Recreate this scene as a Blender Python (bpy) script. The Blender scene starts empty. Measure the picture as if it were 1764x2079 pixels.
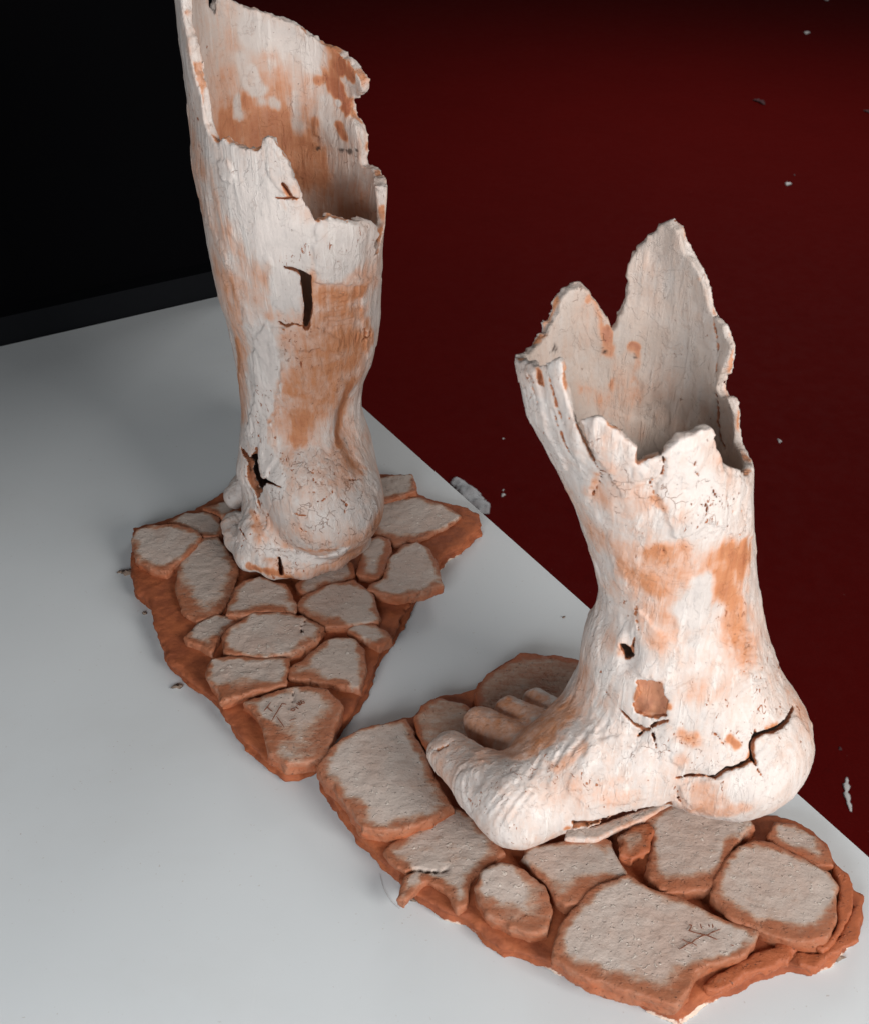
import bpy, math, random
import numpy as np
from mathutils import Vector, Matrix

# ------------------------------------------------------------------ camera, world, lamps
H = 0.62                       # camera height over the table (m)
TH = math.radians(36.0)        # pitch below the horizon
FPX, CX, CY = 2250.0, 882.0, 1039.5   # focal length / principal point of the working drawing (1764 x 2079)
CT, ST = math.cos(TH), math.sin(TH)
scene = bpy.context.scene
cam_d = bpy.data.cameras.new('camera'); cam = bpy.data.objects.new('camera', cam_d)
scene.collection.objects.link(cam); scene.camera = cam
cam.location = (0, 0, H); cam.rotation_euler = (math.pi/2 - TH, 0, 0)
cam_d.sensor_fit = 'VERTICAL'; cam_d.sensor_height = 24.0; cam_d.lens = 24.0*FPX/2079.0
cam_d.clip_start = 0.01; cam_d.clip_end = 50
cam_d.dof.use_dof = True; cam_d.dof.focus_distance = 0.86; cam_d.dof.aperture_fstop = 14.0

world = bpy.data.worlds.new('World'); scene.world = world; world.use_nodes = True
wb = world.node_tree.nodes['Background']
wb.inputs['Color'].default_value = (0.86, 0.82, 0.81, 1); wb.inputs['Strength'].default_value = 0.072

def area(name, loc, aim, sx, sy, power, col):
    d = bpy.data.lights.new(name, 'AREA'); d.shape = 'RECTANGLE'; d.size = sx; d.size_y = sy
    d.energy = power; d.color = col
    o = bpy.data.objects.new(name, d); scene.collection.objects.link(o); o.location = loc
    o.rotation_euler = (Vector(aim) - Vector(loc)).to_track_quat('-Z', 'Y').to_euler()
    return o
area('window_light', (1.08, -0.46, 0.68), (0.05, 0.58, 0.10), 0.64, 0.62, 22.8, (1.0, 0.95, 0.91))
area('side_window_light', (-0.30, -0.46, 0.52), (-0.18, 0.46, 0.03), 0.55, 0.4, 9.2, (0.96, 0.98, 1.0))
area('floor_fill_light', (1.5, 4.6, 2.0), (0.55, 2.4, -0.72), 1.6, 1.2, 36.0, (1.0, 0.98, 0.96))  # unseen fill lamp, added to brighten the red floor and its scraps
scene.view_settings.view_transform = 'Standard'; scene.view_settings.look = 'None'
scene.view_settings.exposure = 0.0; scene.view_settings.gamma = 1.0
scene.cycles.use_denoising = True

rng = np.random.default_rng(7)
# ------------------------------------------------------------------ drawing -> space
def rays(xy):
    xy = np.atleast_2d(np.asarray(xy, float)); u = xy[:, 0]-CX; v = xy[:, 1]-CY
    d = np.stack([u, FPX*CT - v*ST, -FPX*ST - v*CT], 1)
    return d/np.linalg.norm(d, axis=1)[:, None]
ORG = np.array([0, 0, H])
def onz(xy, z):
    d = rays(xy); t = (np.asarray(z)-H)/d[:, 2]; return ORG + d*t[:, None]
def ony(xy, Y):
    d = rays(xy); t = np.asarray(Y)/d[:, 1]; return ORG + d*t[:, None]

# ------------------------------------------------------------------ noise
_L = np.random.default_rng(3).random((8, 64, 64, 64)).astype(np.float32)
def vnoise(p, scale, seed=0):
    q = (np.asarray(p, np.float32)*np.asarray(scale, np.float32)) + np.float32(17.3*seed + 31)
    i = np.floor(q).astype(np.int32); f = q-i; f = f*f*(3-2*f)
    L = _L[seed % 8]; x0 = i[:, 0] & 63; x1 = (x0+1) & 63; y0 = i[:, 1] & 63; y1 = (y0+1) & 63; z0 = i[:, 2] & 63; z1 = (z0+1) & 63
    fx, fy, fz = f[:, 0], f[:, 1], f[:, 2]
    a = L[x0, y0, z0]*(1-fx)+L[x1, y0, z0]*fx; b = L[x0, y1, z0]*(1-fx)+L[x1, y1, z0]*fx
    c = L[x0, y0, z1]*(1-fx)+L[x1, y0, z1]*fx; d = L[x0, y1, z1]*(1-fx)+L[x1, y1, z1]*fx
    a = a*(1-fy)+b*fy; c = c*(1-fy)+d*fy
    return a*(1-fz)+c*fz
def fbm(p, scale, seed=0, octs=3):
    s = 0; w = 0.5; sc = np.asarray(scale, float); tot = 0
    for k in range(octs):
        s = s + w*vnoise(p, sc, seed+k); tot += w; w *= 0.5; sc = sc*2.1
    return s/tot
def smooth(e0, e1, x):
    t = np.clip((x-e0)/(e1-e0), 0, 1); return t*t*(3-2*t)

# ------------------------------------------------------------------ surface nets
def surface_nets(vol, origin, h):
    s = vol < 0
    nx, ny, nz = vol.shape
    cnt = np.zeros((nx-1, ny-1, nz-1), np.int8)
    for a in (0, 1):
        for b in (0, 1):
            for c in (0, 1):
                cnt += s[a:nx-1+a, b:ny-1+b, c:nz-1+c]
    act = (cnt > 0) & (cnt < 8)
    ijk = np.argwhere(act)
    idx = np.full(act.shape, -1, np.int32); idx[act] = np.arange(len(ijk))
    i, j, k = ijk.T
    cv = {}
    for a in (0, 1):
        for b in (0, 1):
            for c in (0, 1):
                cv[(a, b, c)] = vol[i+a, j+b, k+c]
    acc = np.zeros((len(ijk), 3), np.float32); n = np.zeros(len(ijk), np.float32)
    corners = list(cv)
    for p in corners:
        for ax in range(3):
            if p[ax] == 0:
                q = list(p); q[ax] = 1; q = tuple(q)
                va, vb = cv[p], cv[q]; m = (va < 0) != (vb < 0)
                t = np.where(m, va/np.where(m, va-vb, 1), 0)
                pt = np.tile(np.array(p, np.float32), (len(ijk), 1)); pt[:, ax] += t
                acc += pt*m[:, None]; n += m
    verts = (ijk + acc/np.maximum(n, 1)[:, None])*h + origin
    faces = []
    for ax in range(3):
        sl0 = [slice(None)]*3; sl1 = [slice(None)]*3
        sl0[ax] = slice(0, -1); sl1[ax] = slice(1, None)
        a0 = s[tuple(sl0)]; a1 = s[tuple(sl1)]
        e = np.argwhere(a0 != a1)
        o1, o2 = [(1, 2), (2, 0), (0, 1)][ax]
        ok = (e[:, o1] > 0) & (e[:, o2] > 0) & (e[:, o1] < vol.shape[o1]-1) & (e[:, o2] < vol.shape[o2]-1)
        e = e[ok]
        fl = a0[tuple(e.T)]
        def at(d1, d2):
            q = e.copy(); q[:, o1] -= d1; q[:, o2] -= d2; return idx[tuple(q.T)]
        A, B, C_, D = at(1, 1), at(0, 1), at(0, 0), at(1, 0)
        f = np.stack([A, B, C_, D], 1); f[~fl] = f[~fl][:, ::-1]
        faces.append(f)
    faces = np.concatenate(faces)
    faces = faces[(faces >= 0).all(1)]
    return verts.astype(np.float64), faces

def biggest(verts, faces, minshare=0.01):
    """drop loose crumbs left by the carving"""
    n = len(verts); lab = np.arange(n)
    e = np.concatenate([faces[:, [0, 1]], faces[:, [1, 2]], faces[:, [2, 3]]])
    for _ in range(400):
        m = np.minimum(lab[e[:, 0]], lab[e[:, 1]])
        new = lab.copy(); np.minimum.at(new, e[:, 0], m); np.minimum.at(new, e[:, 1], m)
        new = new[new]; new = new[new]
        if (new == lab).all(): break
        lab = new
    c = np.bincount(lab, minlength=n); keep = c[lab] > minshare*n
    if keep.all(): return verts, faces
    mp = np.cumsum(keep)-1
    f = faces[keep[faces].all(1)]
    return verts[keep], mp[f]

def sparse_mesh(fn, lo, hi, h, band, coarse=4):
    lo = np.asarray(lo, float); hi = np.asarray(hi, float)
    nc = np.ceil((hi-lo)/(h*coarse)).astype(int)+1
    g = np.stack(np.meshgrid(*[np.arange(n) for n in nc], indexing='ij'), -1).reshape(-1, 3)
    dc = fn(lo + (g+0.5)*h*coarse, True)
    near = np.abs(dc) < band
    vol = np.where(dc < 0, -1.0, 1.0).astype(np.float32).reshape(nc)
    vol = vol.repeat(coarse, 0).repeat(coarse, 1).repeat(coarse, 2)
    cells = g[near]
    off = np.stack(np.meshgrid(*[np.arange(coarse)]*3, indexing='ij'), -1).reshape(-1, 3)
    fi = (cells[:, None, :]*coarse + off[None]).reshape(-1, 3)
    for k in range(0, len(fi), 600000):
        q = fi[k:k+600000]
        vol[tuple(q.T)] = fn(lo + q*h, False)
    return surface_nets(vol, lo, h)

# ------------------------------------------------------------------ polygons in 2D
def poly_sdf(P, poly):
    """signed distance (negative inside) of points P (N,2) to polygon"""
    poly = np.asarray(poly, float); d2 = np.full(len(P), 1e9); ins = np.zeros(len(P), bool)
    px, py = P[:, 0], P[:, 1]
    for a, b in zip(poly, np.roll(poly, -1, 0)):
        ex, ey = b-a; wx, wy = px-a[0], py-a[1]
        t = np.clip((wx*ex+wy*ey)/max(ex*ex+ey*ey, 1e-18), 0, 1)
        d2 = np.minimum(d2, (wx-ex*t)**2+(wy-ey*t)**2)
        c = ((a[1] > py) != (b[1] > py))
        if abs(ey) > 1e-15:
            ins ^= c & (px < ex*(py-a[1])/ey + a[0])
    d = np.sqrt(d2); return np.where(ins, -d, d)

def polyline_dist(P, pts):
    d2 = np.full(len(P), 1e9)
    for a, b in zip(pts[:-1], pts[1:]):
        e = b-a; w = P-a; t = np.clip((w@e)/max(e@e, 1e-18), 0, 1)
        q = w-t[:, None]*e; d2 = np.minimum(d2, (q*q).sum(1))
    return np.sqrt(d2)

# ------------------------------------------------------------------ linking helpers
def link(o, parent=None):
    scene.collection.objects.link(o)
    if parent is not None: o.parent = parent
    return o
def mesh_obj(name, verts, faces, mat, parent=None, attrs=None, smooth_shade=True, origin=(0, 0, 0)):
    me = bpy.data.meshes.new(name)
    verts = np.asarray(verts, np.float32) - np.asarray(origin, np.float32)
    faces = np.asarray(faces, np.int32)
    if faces.ndim == 2:
        n, k = faces.shape
        me.vertices.add(len(verts)); me.vertices.foreach_set('co', verts.ravel())
        me.loops.add(n*k); me.loops.foreach_set('vertex_index', faces.ravel())
        me.polygons.add(n); me.polygons.foreach_set('loop_start', np.arange(0, n*k, k, dtype=np.int32))
        try: me.polygons.foreach_set('loop_total', np.full(n, k, np.int32))
        except Exception: pass
        me.update(calc_edges=True)
    if smooth_shade: me.shade_smooth()
    for an, av in (attrs or {}).items():
        a = me.attributes.new(an, 'FLOAT', 'POINT'); a.data.foreach_set('value', np.asarray(av, np.float32))
    me.materials.append(mat)
    return link(bpy.data.objects.new(name, me), parent)
def py_obj(name, verts, faces, mat, parent=None, smooth_shade=False):
    me = bpy.data.meshes.new(name); me.from_pydata([tuple(v) for v in verts], [], faces); me.update()
    if smooth_shade: me.shade_smooth()
    me.materials.append(mat)
    return link(bpy.data.objects.new(name, me), parent)
def tag(o, label=None, cat=None, group=None, kind=None):
    if label: o['label'] = label
    if cat: o['category'] = cat
    if group: o['group'] = group
    if kind: o['kind'] = kind
    return o
def thing(name, loc, label, cat, group=None):
    e = bpy.data.objects.new(name, None); e.location = loc; e.empty_display_size = 0.03
    link(e); return tag(e, label, cat, group)

# ------------------------------------------------------------------ materials
class NT:
    def __init__(s, name):
        s.m = bpy.data.materials.new(name); s.m.use_nodes = True; s.t = s.m.node_tree
        s.b = s.t.nodes['Principled BSDF']
    def n(s, typ, **kw):
        x = s.t.nodes.new(typ)
        for k, v in kw.items(): setattr(x, k, v)
        return x
    def l(s, a, b): s.t.links.new(a, b)
    def setv(s, sock, v):
        if hasattr(v, 'is_linked') or isinstance(v, bpy.types.NodeSocket): s.l(v, sock)
        else: sock.default_value = v
    def attr(s, name): return s.n('ShaderNodeAttribute', attribute_name=name).outputs['Fac']
    def pos(s): return s.n('ShaderNodeTexCoord').outputs['Object']
    def mapped(s, scale, rot=(0, 0, 0)):
        m = s.n('ShaderNodeMapping'); s.l(s.pos(), m.inputs['Vector'])
        m.inputs['Scale'].default_value = scale; m.inputs['Rotation'].default_value = rot; return m.outputs[0]
    def noise(s, scale, detail=4, rough=0.55, vec=None, dist=0):
        x = s.n('ShaderNodeTexNoise'); x.inputs['Scale'].default_value = scale; x.inputs['Detail'].default_value = detail
        x.inputs['Roughness'].default_value = rough; x.inputs['Distortion'].default_value = dist
        s.l(vec if vec is not None else s.pos(), x.inputs['Vector']); return x.outputs['Fac']
    def math(s, op, a, b=0.0, c=0.0):
        x = s.n('ShaderNodeMath', operation=op); s.setv(x.inputs[0], a); s.setv(x.inputs[1], b); s.setv(x.inputs[2], c); return x.outputs[0]
    def step(s, x, a, b, o0=0.0, o1=1.0):
        r = s.n('ShaderNodeMapRange', interpolation_type='SMOOTHSTEP'); s.setv(r.inputs[0], x)
        for q, v in zip((1, 2, 3, 4), (a, b, o0, o1)): r.inputs[q].default_value = v
        return r.outputs[0]
    def mix(s, f, a, b, blend='MIX'):
        x = s.n('ShaderNodeMix', data_type='RGBA', blend_type=blend); s.setv(x.inputs[0], f)
        s.setv(x.inputs[6], a if not isinstance(a, tuple) else a+(1,)[:4-len(a)]); s.setv(x.inputs[7], b if not isinstance(b, tuple) else b+(1,)[:4-len(b)])
        return x.outputs[2]
    def ramp(s, f, stops):
        x = s.n('ShaderNodeValToRGB'); s.l(f, x.inputs[0]); cr = x.color_ramp
        while len(cr.elements) < len(stops): cr.elements.new(0.5)
        for e, (p, c) in zip(cr.elements, stops): e.position = p; e.color = c+(1,)
        return x.outputs[0]
    def bump(s, h, strength, dist=0.001, prev=None):
        x = s.n('ShaderNodeBump'); s.l(h, x.inputs['Height']); x.inputs['Strength'].default_value = strength
        x.inputs['Distance'].default_value = dist
        if prev is not None: s.l(prev, x.inputs['Normal'])
        return x.outputs[0]
    def out(s, col, rough=0.8, nrm=None, spec=0.3):
        s.setv(s.b.inputs['Base Color'], col if not isinstance(col, tuple) else col+(1,)); s.setv(s.b.inputs['Roughness'], rough)
        s.b.inputs['Specular IOR Level'].default_value = spec
        if nrm is not None: s.l(nrm, s.b.inputs['Normal'])
        return s.m

TERRA = (0.345, 0.095, 0.036); TERRA_D = (0.20, 0.062, 0.030)
def clay_mat(name, white=(0.655, 0.590, 0.552), grey=(0.50, 0.46, 0.435), wash=(0.60, 0.365, 0.268), orange=(0.525, 0.225, 0.108)):
    """white slip brushed over terracotta: attribute terra = how much of the slip is gone, chip = flaking"""
    s = NT(name)
    terra, chip, dark = s.attr('terra'), s.attr('chip'), s.attr('dark')
    brush = s.noise(1.0, 5, 0.6, s.mapped((260, 260, 34), (0.15, 0.1, 0)), 0.4)
    brush2 = s.noise(1.0, 4, 0.6, s.mapped((70, 70, 300), (0.1, -0.2, 0)), 0.6)
    mid = s.noise(70, 5, 0.6); fine = s.noise(420, 3, 0.6)
    t = s.math('ADD', terra, s.math('MULTIPLY', s.math('SUBTRACT', brush, 0.5), 0.50))
    t = s.math('ADD', t, s.math('MULTIPLY', s.math('SUBTRACT', brush2, 0.5), 0.14))
    t = s.math('ADD', t, s.math('MULTIPLY', s.math('SUBTRACT', mid, 0.5), 0.50))
    col = s.ramp(t, [(0.0, white), (0.20, (0.605, 0.475, 0.41)), (0.40, wash), (0.60, orange), (1.0, TERRA)])
    thin = s.step(t, 0.35, 0.05)
    col = s.mix(s.math('MULTIPLY', s.attr('shade_tint'), s.step(t, 0.7, 0.3, 0.2, 0.9)), col, (0.43, 0.365, 0.32))  # grey tint: shade of leg insides and sole put into the colour
    greyf = s.step(s.noise(26, 4, 0.65), 0.40, 0.66)
    col = s.mix(s.math('MULTIPLY', greyf, thin), col, s.mix(0.6, col, grey))
    # dry white drags of the brush lying over everything else
    drag = s.step(s.noise(1.0, 4, 0.62, s.mapped((170, 170, 16), (0.12, -0.1, 0.3)), 0.3), 0.54, 0.66)
    col = s.mix(s.math('MULTIPLY', drag, s.math('MULTIPLY', s.step(t, 0.50, 0.15, 0.06, 0.6), s.math('SUBTRACT', 1.0, s.attr('shade_tint')))), col, (0.715, 0.665, 0.625))
    # skins of slip that lift and end in a crisp little step
    pn = s.noise(1.0, 5, 0.62, s.mapped((62, 62, 38), (0.2, 0.1, 0)), 0.9)
    peel = s.step(pn, 0.52, 0.545)
    rimline = s.math('MULTIPLY', s.step(pn, 0.505, 0.525), s.step(pn, 0.548, 0.53))
    rimline = s.math('MULTIPLY', rimline, s.step(s.noise(45, 3), 0.54, 0.64))
    col = s.mix(s.math('MULTIPLY', rimline, 0.14), col, (0.42, 0.19, 0.10))
    # chips of slip gone: crisp little terracotta scars
    cn = s.noise(1.0, 3, 0.65, s.mapped((300, 300, 135), (0, 0.3, 0)), 1.0)
    cf = s.step(s.math('ADD', cn, s.math('MULTIPLY', chip, 0.16)), 0.755, 0.79)
    col = s.mix(cf, col, (0.36, 0.135, 0.065))
    # hair cracks of the drying clay
    vo = s.n('ShaderNodeTexVoronoi', feature='DISTANCE_TO_EDGE'); vo.inputs['Scale'].default_value = 95
    wob = s.n('ShaderNodeVectorMath', operation='ADD'); wn = s.n('ShaderNodeTexNoise'); wn.inputs['Scale'].default_value = 160; s.l(s.pos(), wn.inputs['Vector'])
    sc_ = s.n('ShaderNodeVectorMath', operation='SCALE'); sc_.inputs['Scale'].default_value = 0.010; s.l(wn.outputs['Color'], sc_.inputs[0])
    s.l(s.pos(), wob.inputs[0]); s.l(sc_.outputs[0], wob.inputs[1]); s.l(wob.outputs[0], vo.inputs['Vector'])
    hc = s.step(vo.outputs['Distance'], 0.026, 0.008)
    hc = s.math('MULTIPLY', hc, s.step(s.math('ADD', s.noise(60, 3), s.math('MULTIPLY', s.attr('craze'), 0.17)), 0.655, 0.71))
    col = s.mix(s.math('MULTIPLY', hc, 0.55), col, (0.30, 0.13, 0.07))
    # pin holes, then burns and darkened crack faces
    sp = s.step(s.noise(520, 2, 0.5, None, 0.6), 0.725, 0.765)
    col = s.mix(s.math('MULTIPLY', sp, 0.55), col, (0.20, 0.11, 0.075))
    col = s.mix(dark, col, (0.045, 0.030, 0.024))
    hgt = s.math('ADD', s.math('MULTIPLY', fine, 0.40), s.math('ADD', s.math('MULTIPLY', brush, 0.55), s.math('MULTIPLY', mid, 0.5)))
    hgt = s.math('ADD', hgt, s.math('MULTIPLY', peel, 0.26)); hgt = s.math('ADD', hgt, s.math('MULTIPLY', drag, 0.25))
    for q, w in ((cf, 0.5), (sp, 0.5), (hc, 0.9)): hgt = s.math('SUBTRACT', hgt, s.math('MULTIPLY', q, w))
    return s.out(col, s.step(fine, 0.3, 0.7, 0.5, 0.72), s.bump(hgt, 0.8, 0.0012), 0.35)
M_CLAY = clay_mat('slipped_clay')
def stone_mat():
    s = NT('cobble_clay')
    terra = s.attr('terra')
    brush = s.noise(1.0, 5, 0.6, s.mapped((60, 260, 90), (0, 0, 0.5)), 0.4)
    mid = s.noise(80, 5, 0.65); fine = s.noise(460, 3, 0.6)
    t = s.math('ADD', terra, s.math('MULTIPLY', s.math('SUBTRACT', brush, 0.5), 0.5))
    t = s.math('ADD', t, s.math('MULTIPLY', s.math('SUBTRACT', mid, 0.5), 0.6))
    oi = s.n('ShaderNodeObjectInfo').outputs['Random']
    t = s.math('ADD', t, s.math('MULTIPLY', s.math('SUBTRACT', s.noise(300, 4, 0.7), 0.5), 0.30))
    g = s.mix(oi, (0.50, 0.425, 0.378), (0.43, 0.355, 0.308))
    g = s.mix(s.step(s.noise(28, 4, 0.6, None, 0.5), 0.40, 0.68), g, (0.455, 0.35, 0.297))
    col = s.mix(s.step(t, 0.08, 0.42), g, (0.41, 0.272, 0.20))
    col = s.mix(s.step(t, 0.26, 0.66), col, (0.325, 0.122, 0.062))
    col = s.mix(s.step(t, 0.60, 1.05), col, TERRA)
    lt = s.step(s.noise(330, 2, 0.5, None, 0.5), 0.63, 0.70)
    col = s.mix(s.math('MULTIPLY', lt, s.step(t, 0.4, 0.15, 0, 0.55)), col, (0.66, 0.61, 0.54))
    sp = s.step(s.noise(380, 2, 0.5, s.mapped((1, 1.3, 1), (0.4, 0, 0))), 0.70, 0.75)
    col = s.mix(s.math('MULTIPLY', sp, 0.7), col, (0.10, 0.06, 0.045))
    hgt = s.math('ADD', s.math('MULTIPLY', fine, 0.4), s.math('ADD', s.math('MULTIPLY', brush, 0.3), s.math('MULTIPLY', mid, 0.8)))
    hgt = s.math('ADD', hgt, s.math('MULTIPLY', lt, 0.5)); hgt = s.math('SUBTRACT', hgt, s.math('MULTIPLY', sp, 0.7))
    return s.out(col, s.step(fine, 0.3, 0.7, 0.48, 0.75), s.bump(hgt, 0.9, 0.0013), 0.4)
M_STONE = stone_mat()
def base_mat():
    s = NT('terracotta')
    mid = s.noise(60, 5, 0.65); fine = s.noise(400, 4, 0.65); lime = s.attr('lime')
    col = s.mix(s.step(mid, 0.3, 0.7), (0.235, 0.066, 0.030), (0.38, 0.112, 0.045))
    lf = s.step(s.math('ADD', lime, s.math('MULTIPLY', s.math('SUBTRACT', s.noise(150, 4, 0.6), 0.5), 1.4)), 0.55, 0.75)
    col = s.mix(lf, col, (0.66, 0.52, 0.43))
    sp = s.step(s.noise(300, 2, 0.5), 0.70, 0.76)
    col = s.mix(s.math('MULTIPLY', sp, 0.5), col, (0.12, 0.05, 0.03))
    hgt = s.math('ADD', s.math('MULTIPLY', fine, 0.5), mid)
    return s.out(col, 0.68, s.bump(hgt, 0.8, 0.0011), 0.22)
M_TERRA = base_mat()
def incised_mat():
    s = NT('incised_line'); n = s.noise(500, 2)
    return s.out(s.mix(n, (0.10, 0.035, 0.02), (0.26, 0.09, 0.045)), 0.9)
M_INC = incised_mat()
def table_mat():
    s = NT('white_laminate')
    n = s.noise(9, 3); f = s.noise(900, 2)
    col = s.mix(n, (0.590, 0.630, 0.650), (0.630, 0.664, 0.680))
    col = s.mix(s.step(s.noise(5, 5, 0.7, None, 0.5), 0.50, 0.72, 0, 0.12), col, (0.50, 0.49, 0.47))
    dust = s.step(s.noise(420, 2, 0.4), 0.735, 0.775)
    col = s.mix(s.math('MULTIPLY', dust, s.step(s.noise(14, 3), 0.40, 0.62, 0.1, 0.45)), col, (0.30, 0.22, 0.17))
    scr = s.step(s.noise(1.0, 2, 0.5, s.mapped((260, 5, 5), (0, 0, 0.6))), 0.70, 0.735)
    rough = s.math('ADD', s.step(n, 0.3, 0.7, 0.40, 0.48), s.math('MULTIPLY', scr, 0.10))
    hgt = s.math('SUBTRACT', f, s.math('MULTIPLY', scr, 0.6))
    return s.out(col, rough, s.bump(hgt, 0.07, 0.0005), 0.35)
M_TABLE = table_mat()
def plain(name, c1, c2, scale, rough, bump=0.2, spec=0.4):
    s = NT(name); n = s.noise(scale, 4)
    return s.out(s.mix(n, c1, c2), s.step(n, 0.3, 0.7, rough-0.06, rough+0.06), s.bump(s.noise(scale*12, 3), bump, 0.0006), spec)
M_BLACK = plain('black_lacquer', (0.0018, 0.0018, 0.0022), (0.0024, 0.0024, 0.003), 6, 0.7, 0.05, 0.01)
M_SILL = plain('black_sill_paint', (0.0045, 0.0050, 0.0062), (0.006, 0.0066, 0.008), 8, 0.55, 0.05, 0.06)
def floor_mat():
    s = NT('oxblood_floor'); n = s.noise(5, 4); g = s.noise(260, 3, 0.7); w = s.noise(30, 4, 0.6)
    col = s.mix(n, (0.100, 0.0034, 0.0030), (0.122, 0.0044, 0.0038))
    col = s.mix(s.step(g, 0.35, 0.70), col, s.mix(0.3, col, (0.17, 0.007, 0.006)))
    col = s.mix(s.step(w, 0.58, 0.75, 0, 0.35), col, (0.085, 0.006, 0.006))
    col = s.mix(s.step(s.noise(150, 2, 0.4), 0.76, 0.79, 0, 0.5), col, (0.22, 0.08, 0.075))
    return s.out(col, s.step(w, 0.3, 0.7, 0.68, 0.8), s.bump(g, 0.15, 0.0008), 0.03)
M_RED = floor_mat()
M_FLECK = plain('white_paint_fleck', (0.82, 0.82, 0.82), (0.88, 0.88, 0.88), 200, 0.6)
M_DIM = plain('scuffed_paint', (0.085, 0.03, 0.035), (0.14, 0.06, 0.065), 200, 0.6)
M_PAPER = plain('white_paper', (0.58, 0.60, 0.63), (0.66, 0.68, 0.71), 60, 0.8, 0.4)
M_CRUMB = plain('clay_crumb_dust', (0.18, 0.13, 0.10), (0.30, 0.22, 0.17), 300, 0.9)
M_HAIR = plain('grey_fibre', (0.30, 0.28, 0.27), (0.36, 0.34, 0.32), 300, 0.7)
M_EDGE = plain('white_edge_band', (0.55, 0.55, 0.54), (0.60, 0.60, 0.59), 20, 0.5)

# ------------------------------------------------------------------ the table and the two walls
CORNER = onz((476, 594), 0)[0]; LFT = onz((0, 703), 0)[0]; RGT = onz((1764, 1740), 0)[0]
d1 = (LFT-CORNER)/np.linalg.norm(LFT-CORNER); d2 = (RGT-CORNER)/np.linalg.norm(RGT-CORNER)
def prism(outline, z0, z1, name, mat, parent=None, bev=0.0):
    n = len(outline)
    c = np.mean(outline, 0)
    ring = [(x, y, z0) for x, y in outline]
    v = [(x, y, z0) for x, y in outline] + [(x, y, z1-bev) for x, y in outline]
    lay = 2
    if bev:
        ins = [tuple(np.array(p) + (c-np.array(p))/np.linalg.norm(c-np.array(p))*bev) for p in outline]
        v += [(x, y, z1) for x, y in ins]; lay = 3
    f = [list(range(n))[::-1], list(range((lay-1)*n, lay*n))]
    for k in range(lay-1):
        for i in range(n):
            j = (i+1) % n; f.append([k*n+i, k*n+j, (k+1)*n+j, (k+1)*n+i])
    return py_obj(name, v, f, mat, parent)
def P2(*a): return [tuple(p[:2]) for p in a]
table = thing('table', (CORNER[0], CORNER[1], -0.72), 'white laminate table top with a sharp corner under both clay legs', 'table')
A = CORNER; B = CORNER + d1*0.75; C3 = CORNER + d1*0.75 + d2*1.6; D3 = CORNER + d2*1.6
T = CORNER*1.0; T[2] = -0.72; up = np.array([0, 0, 1.0])
def loc(outline): return [(x-T[0], y-T[1]) for x, y in outline]
prism(loc(P2(A, D3, C3, B)), 0.692, 0.72, 'table_top', M_TABLE, table, 0.0012)
for q in (A + (d1+d2)*0.05, B - d1*0.05 + d2*0.05, C3 - (d1+d2)*0.05, D3 + d1*0.05 - d2*0.05):
    o = [q + (d1*a + d2*b)*0.022 for a, b in ((-1, -1), (-1, 1), (1, 1), (1, -1))]
    prism(loc(P2(*o)), 0.0, 0.6915, 'leg', M_EDGE, table)
ZF = -0.72
n1 = np.array([-d1[1], d1[0], 0]);  n1 = n1 if n1 @ d2 < 0 else -n1      # outward, behind the table's far edge
n2 = np.array([-d2[1], d2[0], 0]);  n2 = n2 if n2 @ d1 < 0 else -n2      # outward, beyond the right edge
floor_c = CORNER + (d1+d2)*0.6
floor = prism([tuple((floor_c + a*d1 + b*d2)[:2]) for a, b in ((-7, -7), (-7, 7), (7, 7), (7, -7))], ZF-0.05, ZF, 'floor', M_RED)
tag(floor, kind='structure')
cab = thing('cabinet', tuple(CORNER + n1*0.2 + d1*0.6 + up*ZF), 'tall black cabinet behind the taller clay leg, with a low ledge along the table edge', 'cabinet')
def cabbox(a0, a1, o0, o1, z0, z1, name, mat):
    o = [CORNER + d1*a + n1*b for a, b in ((a0, o0), (a1, o0), (a1, o1), (a0, o1))]
    L = np.array(cab.location)
    return prism([(p[0]-L[0], p[1]-L[1]) for p in o], z0-L[2], z1-L[2], name, mat, cab, 0.002)
cabbox(-0.032, 1.3, 0.032, 0.45, ZF, 1.2, 'carcass', M_BLACK)
cabbox(-0.030, 1.3, 0.003, 0.0315, -0.10, 0.034, 'ledge', M_SILL)
def scrap(x, y, a, b, ang, mat, label, name='paper_scrap'):
    """a bit of lint or torn paper lying on the floor"""
    c = onz((x, y), ZF)[0]; sc = np.linalg.norm(c-ORG)/FPX
    r = np.random.default_rng(int(x*7+y)); nu, nv = 12, 6; v = []; f = []
    for i in range(nu):
        t = i/(nu-1)*2-1; w = math.sqrt(max(0.05, 1-t*t))*(1+0.3*r.standard_normal())
        off = 0.35*a*math.sin(t*2.5+x)
        for j in range(nv):
            ph = 2*math.pi*j/nv
            u, h, q = t*b, a*w*(0.9+math.sin(ph))*0.9, a*w*math.cos(ph) + off
            ux, uy = q*math.cos(ang)-u*math.sin(ang), q*math.sin(ang)+u*math.cos(ang)
            v.append(((ux)*sc, -uy*sc*1.45, max(0.0, h*sc*0.45)))
    for i in range(nu-1):
        for j in range(nv):
            k = (j+1) % nv; f.append([i*nv+j, i*nv+k, (i+1)*nv+k, (i+1)*nv+j])
    f += [list(range(nv))[::-1], list(range((nu-1)*nv, nu*nv))]
    o = py_obj(name, v, f, mat, None, True); o.location = tuple(c)
    return tag(o, label, 'scrap', 'scraps littering the red floor')
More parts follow.
